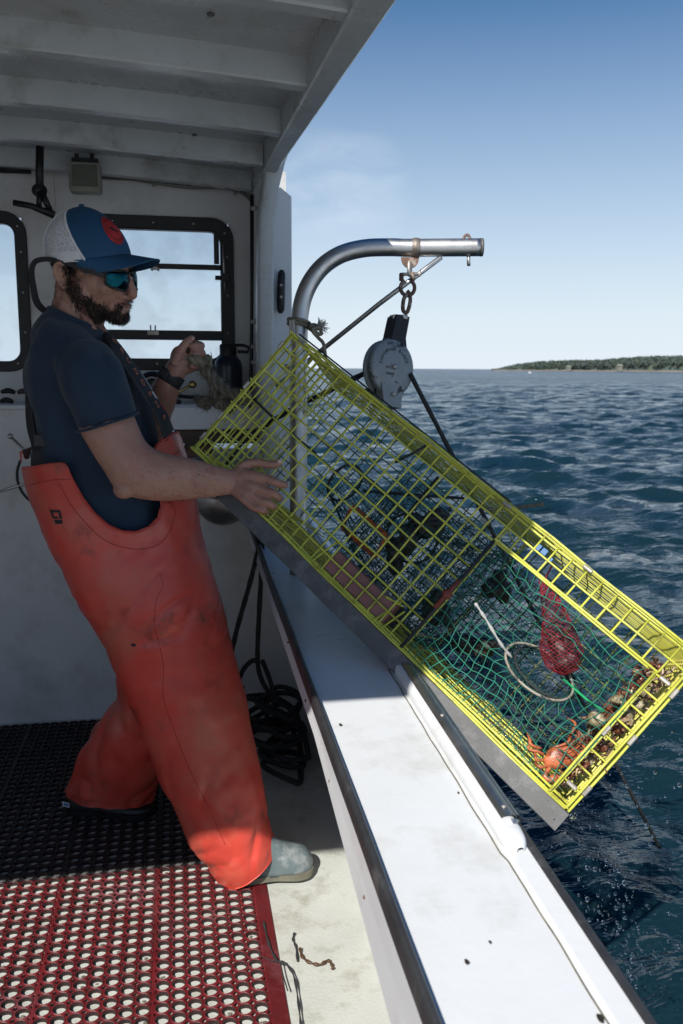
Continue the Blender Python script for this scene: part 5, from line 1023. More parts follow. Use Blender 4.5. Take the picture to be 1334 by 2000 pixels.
# near (right) arm
def HT(px, py, off): u, v = Tpx(px, py); r = ray(px, py); p = T(u, v, 0); dd = np.linalg.norm(p - CAMP); return p + (CAMP - p) / dd * off
wr_ = HT(452, 942, .035); WY = wr_[1]
body.loft([(116, 700, 218, 712, 2.175, .052), (134, 765, 236, 762, 2.14, .050), (152, 832, 262, 812, 2.11, .051), (176, 878, 276, 846, 2.10, .049), (203, 920, 290, 868, 2.09, .046), (226, 955, 318, 884, 2.085, .044), (262, 972, 350, 891, 2.085, .044), (310, 978, 385, 898, 2.09, .040), (365, 976, 418, 908, WY - .01, .032), (412, 971, 440, 914, WY, .026), (448, 966, 462, 917, WY, .022), (468, 967, 478, 917, WY, .020)], seg=26)
body.ell(PY(243, 955, 2.075), (.026, .026, .024))
def fing(P_, rad, seg=12): body.tube(crom(P_, 5), np.interp(np.linspace(0, 1, (len(P_) - 1) * 5 + 1), np.linspace(0, 1, len(rad)), rad), seg=seg)
pxr = 2.12 / 1700
for (k0, k1, rr) in (((468, 925), (524, 936), (.016, .0125)), ((466, 938), (520, 960), (.016, .0125)), ((464, 950), (509, 978), (.015, .0115)), ((460, 958), (494, 990), (.014, .0100))):
    body.tube([HT(*k0, .032), HT((k0[0] + k1[0]) / 2, (k0[1] + k1[1]) / 2, .034), HT(*k1, .026)], [rr[0], (rr[0] + rr[1]) / 2, rr[1]], seg=14)
body.ell(HT(486, 945, .030), (.036, .012, .030), np.array([RT * .87 - UP * .49, FW, UP * .87 + RT * .49])); 
fing([HT(458, 928, .030), HT(480, 909, .030), HT(503, 904, .026), HT(522, 907, .020), HT(538, 907, .016), HT(549, 903, .012)], [.015, .014, .0110, .0102, .0102, .0085])
fing([HT(524, 936, .026), HT(538, 942, .026), HT(550, 946, .016), HT(561, 948, .002)], [.0122, .0108, .0098, .0085])
fing([HT(520, 960, .026), HT(535, 965, .022), HT(545, 972, .004), HT(545, 975, -.018)], [.0120, .0108, .0098, .0085])
fing([HT(509, 978, .026), HT(525, 983, .024), HT(534, 989, .008), HT(535, 990, -.014)], [.0112, .0102, .0095, .0082])
fing([HT(494, 990, .026), HT(508, 995, .024), HT(518, 998, .012), HT(521, 999, -.008)], [.0100, .0090, .0083, .0072])
for (x0, y0_, x1_, y1_) in ((470, 930, 515, 955), (468, 945, 505, 975), (480, 925, 520, 938), (485, 960, 500, 952)):
    body.tube([HT(x0, y0_, .040), HT((x0 + x1_) / 2, (y0_ + y1_) / 2 + 3, .0455), HT(x1_, y1_, .036)], [.001, .0024, .001], seg=6)
# far (left) arm and fist
body.tube(crom([PY(180, 770, 2.50), PY(222, 815, 2.56), PY(285, 850, 2.58), PY(308, 800, 2.52), PY(326, 752, 2.46), PY(334, 737, 2.45)], 5), np.interp(np.linspace(0, 1, 26), [0, .3, .55, .7, .9, 1], [.040, .044, .042, .041, .0295, .027]), seg=20)
FY = 2.45
def PF(x, y, o=0): return PY(x, y, FY + o)
body.tube([PF(332, 742), PF(344, 722, .0), PF(358, 704, .0), PF(366, 690)], [.027, .031, .031, .026], seg=16)
body.ell(PF(372, 717, -.008), (.034, .020, .017), np.array([RT * .85 + UP * .3, FW, UP])); body.ell(PF(352, 700, .005), (.028, .018, .036), np.array([RT, FW, UP]))
fing([PF(340, 712, -.02), PF(350, 690, -.026), PF(360, 674, -.024), PF(369, 665, -.018), PF(378, 659, -.012)], [.016, .0145, .0115, .0105, .0085])
for k, y in enumerate((675, 690, 703, 715)):
    q = (.0105, .0108, .0102, .009)[k]; e_ = (0, 2, 1, -4)[k]
    fing([PF(356, y - 2, .020), PF(378, y - 3, .016), PF(390 + e_, y - 1, .002), PF(392 + e_, y + 1, -.018), PF(380 + e_, y + 1, -.030), PF(371, y + 1, -.026)], [q * 1.15, q * 1.1, q * 1.08, q, q * .95, q * .8])
me = fuse(body, .0026, 5, .5)
def skinfold(co, nr):
    n_ = np.array([nz3(p, 38) * .0006 + nz3(p, 120) * .00025 for p in co]); return co + nr * n_[:, None]
displace(me, skinfold)
person = obj('person', me, SKIN, smooth=True, rec=False)
tag(person, 'bearded man in orange bib overalls leaning back as he steadies the trap with both hands', 'person')
skin_bvh = BVHTree.FromPolygons([v.co[:] for v in me.vertices], [p.vertices[:] for p in me.polygons])
skv = np.array([v.co[:] for v in me.vertices]); skn = np.array([v.normal[:] for v in me.vertices])
# nails
nm = MB()
nm.ell(HT(546, 901, .0215), (.0065, .0022, .0050), np.array([RT, FW, UP])); nm.ell(PF(375, 661, -.022), (.0055, .0025, .005), np.array([RT, FW, UP])); nm.ell(PF(383, 671, -.030), (.005, .003, .004), np.array([RT, FW, UP]))
obj('fingernail', nm, mat('nail', (.52, .34, .28), .3), person, smooth=True)
# arm hair: fine blades
hl = (skv - HO) @ HAX.T / HK
def blades(name, idx, ln, wd, dirf, seed, m_=HAIR, parent=person):
    r3 = np.random.default_rng(seed); V = []; F = []; c = 0
    for i in idx:
        p, n = skv[i], skn[i]; l_ = ln * r3.uniform(.6, 1.25); dv = dirf(p, n, r3); dv /= np.linalg.norm(dv); sd = np.cross(dv, n); sd /= (np.linalg.norm(sd) + 1e-9); sd = sd + n * r3.normal(0, .5); p = p - n * .0006
        V += [p - sd * wd, p + sd * wd, p + dv * l_ * .55 + sd * wd * .6 + n * l_ * .06, p + dv * l_ * .55 - sd * wd * .6 + n * l_ * .06, p + dv * l_]; F += [(c, c + 1, c + 2, c + 3), (c + 3, c + 2, c + 4)]; c += 5
    mb = MB(); mb.add(V, F); return obj(name, mb, m_, parent, rec=False)
# beard density in head coordinates
def seg_d(P_, a, b):
    a, b = np.array(a), np.array(b); t_ = np.clip(((P_ - a) @ (b - a)) / ((b - a) @ (b - a)), 0, 1); return np.linalg.norm(P_ - (a + t_[:, None] * (b - a)), axis=1)
ab = np.stack([hl[:, 0], np.abs(hl[:, 1]), hl[:, 2]], 1)
chain = [((-.018, .074, .012), .012), ((-.012, .070, -.035), .020), ((.005, .062, -.075), .027), ((.035, .048, -.102), .027), ((.060, .030, -.120), .030), ((.085, .0, -.125), .030)]
dens = np.zeros(len(ab))
for (a, ra_), (b, rb) in zip(chain[:-1], chain[1:]): dens = np.maximum(dens, 1.35 - seg_d(ab, a, b) / ((ra_ + rb) / 2))
dens = np.maximum(dens, 1.3 - seg_d(ab, (.112, .003, -.078), (.092, .026, -.084)) / .0095); dens = np.maximum(dens, 1.3 - seg_d(ab, (.090, .026, -.084), (.080, .028, -.11)) / .012)
lip = (np.abs(ab[:, 2] + .0915) < .0075) & (ab[:, 1] < .019) & (ab[:, 0] > .08); dens[lip] = 0; under = (ab[:, 2] < -.105) & (ab[:, 0] < .0); dens[under] *= .5
r3 = np.random.default_rng(4); headm = (hl[:, 2] > -.17) & (hl[:, 2] < .1) & (np.abs(hl[:, 0]) < .16) & (np.abs(hl[:, 1]) < .12); noisy = np.array([nz3(p, 90) for p in hl]) * .12 if len(hl) < 400000 else 0
prob = np.clip((dens + noisy) * 1.0, 0, 1) * headm
ii = np.where(r3.random(len(prob)) < prob * .9)[0]; ii = np.concatenate([ii] + [np.where(r3.random(len(prob)) < (prob > .5) * .8)[0]] * 2)
print('beard hairs', len(ii))
blades('beard', ii, .0095, .00050, lambda p, n, r: n * .50 - HZ * .75 + HX * .15 + r.normal(0, .22, 3), 5)
back = headm & (hl[:, 0] < -.040) & (hl[:, 2] < .05) & (hl[:, 2] > -.088 + .25 * (hl[:, 0] + .07)) & (np.linalg.norm(ab - np.array([-.036, .08, -.008]), axis=1) > .036); side = headm & (np.linalg.norm(ab - np.array([.002, .074, .022]), axis=1) < .028) & (hl[:, 2] > 0)
jj = np.where(r3.random(len(prob)) < (back | side) * .75)[0]; blades('hair', jj, .007, .0004, lambda p, n, r: n * .35 - HZ * .9 + r.normal(0, .15, 3), 6)
bw_ = headm & (np.linalg.norm((ab - np.array([.100, .030, .026])) * np.array([1, .45, 1.6]), axis=1) < .012); blades('eyebrow', np.where(bw_)[0][::3], .007, .0004, lambda p, n, r: n * .3 + HYv * np.sign((p - HO) @ HYv) + r.normal(0, .2, 3), 8)
armm = np.where((skv[:, 2] > .95) & (skv[:, 2] < 1.35) & ~headm)[0]; pa = PY(240, 930, 2.08); pbm = np.array(wr_); da = seg_d(skv[armm], pa, pbm); armh = armm[(da < .055) & (r3.random(len(armm)) < .05)]
dfo = (pbm - pa) / np.linalg.norm(pbm - pa); blades('arm_hair', armh, .013, .00028, lambda p, n, r: n * .25 + dfo * .8 - UP * .5 + r.normal(0, .35, 3), 9)

# cap
cap = bpy.data.objects.new('cap', None); COL.objects.link(cap); cap.parent = person; cap.location = Vector(H_(0, 0, .1))
ks = [0, .15, .3, .45, .6, .72, .82, .9, .96, 1.0]; xf = [.111, .110, .105, .097, .085, .071, .056, .040, .024, .001]; xb = [-.112, -.117, -.118, -.113, -.101, -.087, -.070, -.050, -.030, -.001]; wd = [.087, .087, .085, .080, .072, .062, .050, .036, .022, .001]
def cap_pt(h, a):
    f = np.interp(h, ks, xf); b = np.interp(h, ks, xb); w_ = np.interp(h, ks, wd); c = (f + b) / 2; x = c + (f - b) / 2 * math.cos(a) - .012 * h; y = w_ * math.sin(a); z = .037 + .125 * h - .012 * abs(math.sin(a)) ** 2 * (1 - h) - .010 * (h < .999) * max(0, -math.cos(a)) * (1 - h)
    return x, y, z
def seam_x(h): return .040 - .085 * h
hs = np.linspace(0, 1, 26) ** .8; 
def cap_panel(front):
    rows = []
    for h in hs:
        f, b, w_ = np.interp(h, ks, xf), np.interp(h, ks, xb), np.interp(h, ks, wd); c = (f + b) / 2 - .012 * h; hl_ = (f - b) / 2 + 1e-6; cc = np.clip((seam_x(h) - c) / hl_, -.98, .98); a0_ = math.acos(cc)
        aa = np.linspace(-a0_, a0_, 40) if front else np.linspace(a0_, 2 * math.pi - a0_, 40); rows.append([H_(*cap_pt(h, a)) for a in aa])
    mb = MB(); mb.grid(rows); return mb
def capc(name, mb, m_, smooth=True):
    o = obj(name, mb, m_, None, smooth=smooth); o.parent = cap; o.location = -Vector(H_(0, 0, .1)); return o
capc('front_panel', cap_panel(True), CAPB)
CAPM = mat('cap_mesh', (.36, .36, .38), .85); t_ = CAPM.node_tree; wv = N(t_, 'ShaderNodeTexVoronoi', i_Scale=420.0); tcx = N(t_, 'ShaderNodeTexCoord'); t_.links.new(tcx.outputs['Object'], wv.inputs['Vector']); rm = N(t_, 'ShaderNodeValToRGB'); rm.color_ramp.elements[0].position = .25; rm.color_ramp.elements[0].color = (.12, .12, .14, 1); rm.color_ramp.elements[1].position = .45; rm.color_ramp.elements[1].color = (.60, .60, .63, 1); t_.links.new(wv.outputs['Distance'], rm.inputs[0]); t_.links.new(rm.outputs[0], t_.nodes['Principled BSDF'].inputs['Base Color'])
capc('mesh_panel', cap_panel(False), CAPM)
mb = MB(); rows = []
for h in np.linspace(-.02, .17, 5): rows.append([H_(*(np.array(cap_pt(max(h, 0), a)) * np.array([1.012, 1.016, 1]) + np.array([0, 0, min(h, 0) * .1]))) for a in np.linspace(R(75), R(285), 50)])
mb.grid(rows); capc('sweat_band', mb, CAPW)
for s in (-1, 1):
    mb = MB(); P_ = []
    for h in np.linspace(0, .97, 26):
        f, b = np.interp(h, ks, xf), np.interp(h, ks, xb); c = (f + b) / 2 - .012 * h; a0_ = math.acos(np.clip((seam_x(h) - .004 - c) / ((f - b) / 2 + 1e-6), -.98, .98)); P_.append(H_(*(np.array(cap_pt(h, s * a0_)))))
    mb.tube(P_, .0028, seg=8); capc('seam_piping', mb, CAPW)
    mb = MB(); mb.tube([H_(*cap_pt(h, s * R(148))) for h in np.linspace(0, .97, 20)], .0024, seg=8); capc('seam_piping', mb, CAPW)
mb = MB(); mb.ell(H_(-.014, 0, .163), (.007, .007, .004), HAX); capc('button', mb, CAPB)
rows = []
for tt in np.linspace(0, 1, 14):
    row = []
    for a in np.linspace(R(-86), R(86), 46):
        x0, y0_, z0 = cap_pt(0.0, a); ext = .082 * (math.cos(a) ** .5) * tt; x = x0 + ext; y = y0_ * (1 - .08 * tt * abs(math.sin(a))); z = .041 - .034 * (abs(y) / .083) ** 2 * (.35 + .65 * tt) - .012 * tt
        row.append(H_(x, y, z))
    rows.append(row)
mb = MB(); mb.grid(rows); o = capc('brim', mb, CAPB); sd = o.modifiers.new('s', 'SOLIDIFY'); sd.thickness = .0032; sd.offset = 0
mb = MB(); mb.tube(rows[-1], .0022, seg=6); capc('brim_edge', mb, CAPB)
# round red patch with a small dark emblem and a ring of lettering strokes
def cap_n(h, a):
    p = np.array(cap_pt(h, a)); p1 = np.array(cap_pt(h, a + .02)); p2 = np.array(cap_pt(h + .02, a)); n = np.cross(p1 - p, p2 - p); n /= np.linalg.norm(n); n = n if n[0] * math.cos(a) + n[1] * math.sin(a) > 0 else -n; return p, n, (p1 - p) / np.linalg.norm(p1 - p)
pc_, pn_, pt_ = cap_n(.50, R(-14)); pv_ = np.cross(pn_, pt_); pv_ = pv_ if pv_[2] > 0 else -pv_
def on_patch(x, y, lift):
    a = R(-14) + x / .105; h = .50 + y / .128 / .92; q, n, _ = cap_n(min(max(h, 0.02), .93), a); return H_(*(q + n * lift))
rows = [[on_patch(rr * math.cos(q), rr * math.sin(q), l_) for q in np.linspace(0, 2 * math.pi, 40, endpoint=False)] for rr, l_ in ((.0005, .0042), (.026, .0042), (.030, .0040), (.0315, .0015), (.0315, .0))]
mb = MB(); mb.grid(rows, closed_v=True); capc('patch', mb, REDP)
DK = mat('dark_embroidery', (.035, .006, .010), .8); mb = MB()
em = [(-.016, .004), (-.010, .007), (-.004, .006), (.002, .003), (.008, .000), (.015, -.005), (.008, -.004), (.003, -.004), (.006, -.010), (.001, -.006), (-.004, -.002), (-.009, -.001), (-.012, .001)]
mb.add([on_patch(x, y, .0048) for x, y in em], [tuple(range(len(em)))]); mb.tube([on_patch(.0275 * math.cos(q), .0275 * math.sin(q), .0044) for q in np.linspace(0, 2 * math.pi, 40, endpoint=False)], .0006, seg=5, closed=True)
for q in np.linspace(R(30), R(330), 22):
    mb.tube([on_patch(.0205 * math.cos(q), .0205 * math.sin(q), .0046), on_patch(.0245 * math.cos(q + .03), .0245 * math.sin(q + .03), .0046)], .0006, seg=4)
capc('emblem', mb, DK, smooth=False)

# sunglasses
sg = bpy.data.objects.new('sunglasses', None); COL.objects.link(sg); sg.parent = person; sg.location = Vector(H_(.1, 0, -.02))
def sgc(name, mb, m_, smooth=True): o = obj(name, mb, m_, None, smooth=smooth); o.parent = sg; o.location = -Vector(H_(.1, 0, -.02)); return o
def lens_pt(s, a, v, lift=0.0):     # a 0 inner .. 1 outer, v -1..1
    P_ = crom([(.1125, .012), (.112, .030), (.101, .050), (.080, .069)], 8); q = P_[int(round(a * (len(P_) - 1)))]; hh = np.interp(a, [0, .12, .35, .8, 1], [.010, .019, .0245, .0205, .012]); zc = np.interp(a, [0, .4, 1], [-.019, -.024, -.016])
    z = zc + hh * v; bul = .004 * (1 - v * v); return H_(q[0] + bul + lift, s * (q[1] + lift * .4), z)
for s in (-1, 1):
    mb = MB(); mb.grid([[lens_pt(s, a, v) for v in np.linspace(-1, 1, 9)] for a in np.linspace(0, 1, 25)]); sgc('lens', mb, LENS)
    mb = MB(); lp = [lens_pt(s, a, 1) for a in np.linspace(0, 1, 25)] + [lens_pt(s, 1, v) for v in (.5, 0, -.5)] + [lens_pt(s, a, -1) for a in np.linspace(1, 0, 25)] + [lens_pt(s, 0, v) for v in (-.5, 0, .5)]
    mb.tube(lp, .0032, seg=8, closed=True); sgc('rim', mb, BLACKP)
    mb = MB(); A_ = [(.082, .071, -.008), (.060, .077, -.003), (.02, .081, .010), (-.02, .083, .020), (-.045, .083, .026), (-.062, .082, .018)]; rws = []
    for i, (x, y, z) in enumerate(crom(A_, 5)):
        hh = .009 - .0055 * min(1, i / 18); c = H_(x, s * y, z); rws.append([c + HZ * hh + HYv * s * .0012, c + HZ * hh * .9 + HYv * s * .0035, c - HZ * hh * .9 + HYv * s * .0035, c - HZ * hh + HYv * s * .0012, c - HZ * hh - HYv * s * .0012, c + HZ * hh - HYv * s * .0012])
    mb.grid(rws, closed_v=True); sgc('temple_arm', mb, BLACKP, smooth=False)
mb = MB(); mb.tube(crom(Hs([(.113, .014, -.006), (.117, 0, -.003), (.113, -.014, -.006)]), 4), .0045, seg=8); sgc('bridge', mb, BLACKP)
mb = MB(); rws = []
for i, (x, y, z, wd_) in enumerate(crom([(-.045, -.083, .026, .006), (-.075, -.082, .030, .006), (-.110, -.080, .024, .0065), (-.125, -.078, .000, .008), (-.130, -.070, -.040, .009), (-.128, -.062, -.080, .010), (-.110, -.045, -.105, .008), (-.09, -.02, -.112, .006)], 5)):
    c = H_(x, y, z); rws.append((c, wd_))
cs_ = np.array([q[0] for q in rws]); tg = np.gradient(cs_, axis=0); tg /= np.linalg.norm(tg, axis=1)[:, None]
g2 = []
for (c, wd_), t__ in zip(rws, tg): sdv = np.cross(t__, HYv); sdv /= np.linalg.norm(sdv); g2.append([c - sdv * wd_ - HYv * .001, c + sdv * wd_ - HYv * .001, c + sdv * wd_ + HYv * .001, c - sdv * wd_ + HYv * .001])
mb.grid(g2, closed_v=True); sgc('retainer_strap', mb, STRAPM, smooth=False)

# shirt
sh_ = MB()
sh_.loft([(99, 596, 192, 640, 2.33, .070), (91, 606, 199, 648, 2.33, .088), (78, 626, 206, 658, 2.33, .132), (64, 655, 220, 676, 2.33, .176), (58, 700, 236, 705, 2.33, .196), (55, 745, 262, 740, 2.33, .195), (58, 800, 288, 795, 2.33, .180), (68, 860, 308, 850, 2.33, .170), (82, 920, 326, 905, 2.33, .165), (100, 985, 338, 975, 2.33, .165), (125, 1060, 362, 1050, 2.32, .168)], m=5, seg=44, p=2.25)
sh_.loft([(108, 665, 205, 668, 2.20, .050), (104, 690, 228, 690, 2.165, .068), (108, 725, 246, 722, 2.14, .072), (120, 770, 256, 760, 2.125, .070), (136, 806, 263, 786, 2.115, .066), (151, 842, 269, 806, 2.11, .063)], m=5, seg=32)
sh_.loft([(140, 665, 215, 690, 2.46, .05), (160, 740, 250, 780, 2.54, .062), (190, 800, 275, 830, 2.57, .062), (215, 830, 290, 845, 2.58, .060)], seg=24)
me = fuse(sh_, .0065, 5)
def folds(co, nr):
    out = co.copy(); 
    for i, (p, n) in enumerate(zip(co, nr)):
        a = nz3((p[0] * 7 + p[2] * 3, p[1] * 5, p[2] * 2.2 - p[0] * 3), 1.7); b = nz3((p[0] * 3 - p[2] * 9, p[1] * 6, p[2] * 9 + p[0] * 12), 1.3); out[i] = p + n * (.010 * abs(a) * 2 - .004 + .0055 * b)
    return out
displace(me, folds); shirt = obj('t_shirt', me, NAVY, person, smooth=True, rec=False)
mb = MB(); S0 = np.array([(151, 842, 269, 806, 2.11, .063)], float)[0]; a = PY(151, 843, 2.11); b = PY(269, 807, 2.11); c = (a + b) / 2; e_ = (b - a) / 2
th = np.linspace(0, 2 * math.pi, 60, endpoint=False); rg = [c + e_ * 1.015 * math.cos(q) + np.array([0, -.0645, 0]) * math.sin(q) for q in th]; mb.tube(rg, .0035, seg=8, closed=True); obj('sleeve_hem', mb, NAVY, shirt, smooth=True)
mb = MB(); a = PY(97, 603, 2.33); b = PY(201, 650, 2.33); c = (a + b) / 2; e_ = (b - a) / 2; mb.tube([c + e_ * math.cos(q) + np.array([0, -.080, 0]) * math.sin(q) for q in th], .0075, seg=10, closed=True); obj('collar', mb, NAVY, shirt, smooth=True)

# overalls
osec = [(42, 880, 332, 818, 2.325, .190), (45, 905, 352, 850, 2.325, .188), (48, 930, 366, 895, 2.325, .186), (56, 965, 379, 945, 2.325, .185), (70, 1000, 388, 990, 2.32, .187), (88, 1042, 397, 1045, 2.315, .190), (113, 1090, 412, 1100, 2.305, .192), (145, 1150, 430, 1160, 2.29, .186), (176, 1205, 444, 1225, 2.275, .172), (205, 1262, 460, 1290, 2.255, .152), (234, 1330, 476, 1358, 2.24, .136), (262, 1395, 490, 1420, 2.225, .125), (300, 1490, 510, 1505, 2.21, .118), (338, 1585, 526, 1585, 2.195, .116), (372, 1650, 533, 1612, 2.185, .116), (402, 1686, 537, 1624, 2.18, .110), (428, 1716, 540, 1640, 2.175, .100), (429, 1718, 540, 1642, 2.175, .099)]
SS = crom(np.array(osec, float), 14); seg = 190; th = np.linspace(0, 2 * math.pi, seg, endpoint=False); rings = []
for ax_, ay_, bx_, by2, Y_, t__ in SS:
    a = PY(ax_, ay_, Y_); b = PY(bx_, by2, Y_); c = (a + b) / 2; e_ = (b - a) / 2; cs, sn = np.cos(th), np.sin(th); p_ = 2.25; cs = np.sign(cs) * np.abs(cs) ** (2 / p_); sn = np.sign(sn) * np.abs(sn) ** (2 / p_); rings.append(c + cs[:, None] * e_ + sn[:, None] * np.array([0, -t__, 0]))
rings = np.array(rings); nR = len(rings)
# cut the arm scoops: test the near half in the photo's pixel plane, mirror to the far half
scoop = [(42, 860), (41, 912), (70, 909), (98, 904), (128, 904), (143, 936), (163, 972), (186, 1002), (212, 1024), (240, 1036), (266, 1038), (290, 1028), (308, 1010), (314, 988), (312, 950), (304, 900), (302, 872), (318, 856), (333, 846), (352, 840), (360, 800), (42, 800)]
def inside(x, y, poly):
    r_ = False; j = len(poly) - 1
    for i in range(len(poly)):
        xi, yi = poly[i]; xj, yj = poly[j]
        if (yi > y) != (yj > y) and x < (xj - xi) * (y - yi) / (yj - yi) + xi: r_ = not r_
        j = i
    return r_
def proj(p): v_ = p - CAMP; d_ = v_ @ FW; return 667 + FPX * (v_ @ RT) / d_, 1000 - FPX * (v_ @ UP) / d_
keep = np.ones((nR, seg), bool)
for i in range(nR):
    if SS[i][1] > 1100: break
    for j in range(seg):
        jn = j if th[j] <= math.pi else (seg - j) % seg; q = proj(rings[i, jn]); keep[i, j] = not inside(q[0], q[1] - (0 if th[j] <= math.pi else 22), scoop)
# pull the cut edge onto the scoop curve
sp_ = np.array([[s_[0], s_[1]] for s_ in scoop], float); fine = []
for a, b in zip(sp_, np.roll(sp_, -1, 0)):
    for k in range(24): fine.append(a + (b - a) * k / 24)
fine = np.array(fine); orig = rings.copy()
for i in range(1, nR - 1):
    if SS[i][1] > 1100: break
    for j in range(seg):
        jn, jp = (j + 1) % seg, (j - 1) % seg
        if keep[i, j] and not (keep[i - 1, j] and keep[i + 1, j] and keep[i, jn] and keep[i, jp] and keep[i - 1, jn] and keep[i - 1, jp] and keep[i + 1, jn] and keep[i + 1, jp]):
            far = th[j] > math.pi; q = np.array(proj(orig[i, j if not far else (seg - j) % seg])); off = 22 if far else 0; q2 = q - np.array([0, off]); dd = np.linalg.norm(fine - q2, axis=1); k = dd.argmin()
            if dd[k] < 9:
                mv = (fine[k] - q2) / FPX * np.linalg.norm(rings[i, j] - CAMP) * .97; rings[i, j] = rings[i, j] + np.array([mv[0], 0, -mv[1]])
# wrinkles
V = rings.reshape(-1, 3).copy(); nrm = np.zeros_like(V); c_ = rings.mean(axis=1); nrm = (rings - c_[:, None, :]); nrm /= np.linalg.norm(nrm, axis=2)[:, :, None]; nrm = nrm.reshape(-1, 3)
for k, p in enumerate(V):
    i = k // seg; low = min(1, max(0, (SS[i][1] - 1000) / 200)); f1_ = nz3((p[0] * 9 + p[2] * 2.4, p[1] * 7, p[2] * 2.2 - p[0]), 1.0); f2_ = nz3((p[0] * 5 + 4, p[1] * 5, p[2] * 9), 1.3); V[k] = p + nrm[k] * ((.010 * f1_) * low + .006 * f2_ * (.3 + .7 * low) + .0015 * nz3(p, 30))
for k, p in enumerate(V):
    i = k // seg; yy_ = SS[i][1]; q = np.array([p[0] * 1.0 + p[2] * .30, p[1] * .8, p[2] * .9 - p[0] * .8])
    lowleg = min(1, max(0, (yy_ - 1380) / 200)) * min(1, max(0.15, (1735 - yy_) / 70)); hip = math.exp(-((yy_ - 1190) / 110.0) ** 2)
    c1_ = 1 - min(1, abs(nz3(q * np.array([9, 6, 5]), 1.0)) * 5); c2_ = 1 - min(1, abs(nz3(q * np.array([5, 5, 11]) + 7, 1.0)) * 5)
    V[k] = p + nrm[k] * (-.007 * c1_ * lowleg - .006 * c2_ * max(lowleg * .6, hip) + .004 * nz3(p * np.array([14, 9, 5]), 1.0))
F = []
for i in range(nR - 1):
    for j in range(seg):
        j2 = (j + 1) % seg
        if keep[i, j] and keep[i + 1, j] and keep[i, j2] and keep[i + 1, j2]: F.append((i * seg + j, i * seg + j2, (i + 1) * seg + j2, (i + 1) * seg + j))
ov = MB(); ov.add(V, F)
# far leg
osec2 = [(200, 1180, 400, 1180, 2.43, .13), (214, 1262, 400, 1280, 2.46, .125), (232, 1345, 385, 1380, 2.49, .12), (204, 1400, 350, 1440, 2.52, .118), (172, 1452, 325, 1490, 2.545, .116), (146, 1500, 314, 1520, 2.555, .105), (128, 1538, 306, 1550, 2.56, .095), (126, 1545, 304, 1557, 2.56, .094)]
S2 = crom(np.array(osec2, float), 12); seg2 = 110; th2 = np.linspace(0, 2 * math.pi, seg2, endpoint=False); rg2 = []
for ax_, ay_, bx_, by2, Y_, t__ in S2:
    a = PY(ax_, ay_, Y_); b = PY(bx_, by2, Y_); c = (a + b) / 2; e_ = (b - a) / 2; row = []
    for q in th2:
        p = c + e_ * math.cos(q) + np.array([0, -t__ * math.sin(q), 0]); o_ = (p - c) / np.linalg.norm(p - c); f = nz3((p[0] * 8 - p[2] * 3, p[1] * 8, p[2] * 4 + p[0] * 5), 1.5); row.append(p + o_ * (.020 * (abs(f) * 1.6 - .3) + .003 * nz3(p, 9)))
    rg2.append(row)
ov2 = MB(); ov2.grid(rg2, closed_v=True); n1_ = len(ov.f); ov.add(np.vstack(ov2.v), ov2.f)
ome = ov.mesh('overalls'); overalls = obj('bib_overalls', ome, OIL, person, smooth=True, rec=False)
sdm = overalls.modifiers.new('s', 'SOLIDIFY'); sdm.thickness = .0022; sdm.offset = -1
# make the normals point outward
bm = bmesh.new(); bm.from_mesh(ome)
bmesh.ops.delete(bm, geom=[v for v in bm.verts if not v.link_faces], context='VERTS'); bm.to_mesh(ome); bm.free()
fcheck = ome.polygons[len(ome.polygons) // 3]; 
bvh = BVHTree.FromPolygons([v.co[:] for v in ome.vertices], [p.vertices[:] for p in ome.polygons])
def on_ov(px, py, lift=.001):
    r = ray(px, py); h = bvh.ray_cast(Vector(CAMP), Vector(r).normalized(), 6)
    if h[0] is None: return None
    n = h[1] if h[1].dot(Vector(r)) < 0 else -h[1]; return np.array(h[0] + n * lift)
nn0 = ome.polygons[n1_ // 2 if n1_ // 2 < len(ome.polygons) else 0]; cc0 = Vector(c_[min(nR - 1, 100)])
def ovline(name, pts, r_, m_, m=8, lift=.0006):
    P_ = [on_ov(x, y, lift) for x, y in crom(np.array(pts, float), m)]; P_ = [p for p in P_ if p is not None]
    if len(P_) < 3: return
    mb = MB(); mb.tube(P_, r_, seg=6); return obj(name, mb, m_, overalls, smooth=True)
ovline('seam', [(115, 944), (135, 980), (158, 1011), (206, 1056), (269, 1073), (317, 1058), (341, 1011), (339, 980)], .0009, OILD)
ovline('seam', [(60, 947), (100, 938), (143, 936)], .0009, OILD); ovline('seam', [(306, 902), (335, 890), (350, 880)], .0009, OILD)
hem = [(44, 915), (70, 912), (98, 907), (127, 907), (141, 938), (161, 974), (184, 1005), (211, 1027), (240, 1039), (266, 1041), (292, 1031), (311, 1011), (317, 988), (315, 950), (307, 900), (305, 875), (320, 860), (334, 850)]
ovline('hem', hem, .0026, OIL, m=10, lift=.0005)
DRIP = mat('wet_streak', (.36, .026, .02), .25)
for pts, r_ in (([(302, 1225), (319, 1297), (319, 1361), (341, 1429), (370, 1502), (409, 1580), (440, 1650)], .0009), ([(312, 1120), (318, 1145), (306, 1170), (302, 1200), (302, 1225)], .0009)): ovline('wet_streak', pts, r_, DRIP, lift=-.0002)
for (x, y, rx, ry) in ():
    pp = on_ov(x, y, .0)
    if pp is not None: mb = MB(); mb.ell(pp, (rx, .003, ry)); obj('wet_streak', mb, DRIP, overalls, smooth=True)
mb = MB(); pp = on_ov(261, 1260, .0); mb.ell(pp, (.007, .003, .004)); obj('tar_spot', mb, BLACKP, overalls, smooth=True)
def ov_poly(name, polys, m_, lift=.0016):
    mb = MB()
    for P_ in polys:
        q = [on_ov(x, y, lift) for x, y in P_]
        if all(z is not None for z in q): mb.add(q, [tuple(range(len(q)))])
    return obj(name, mb, m_, overalls)
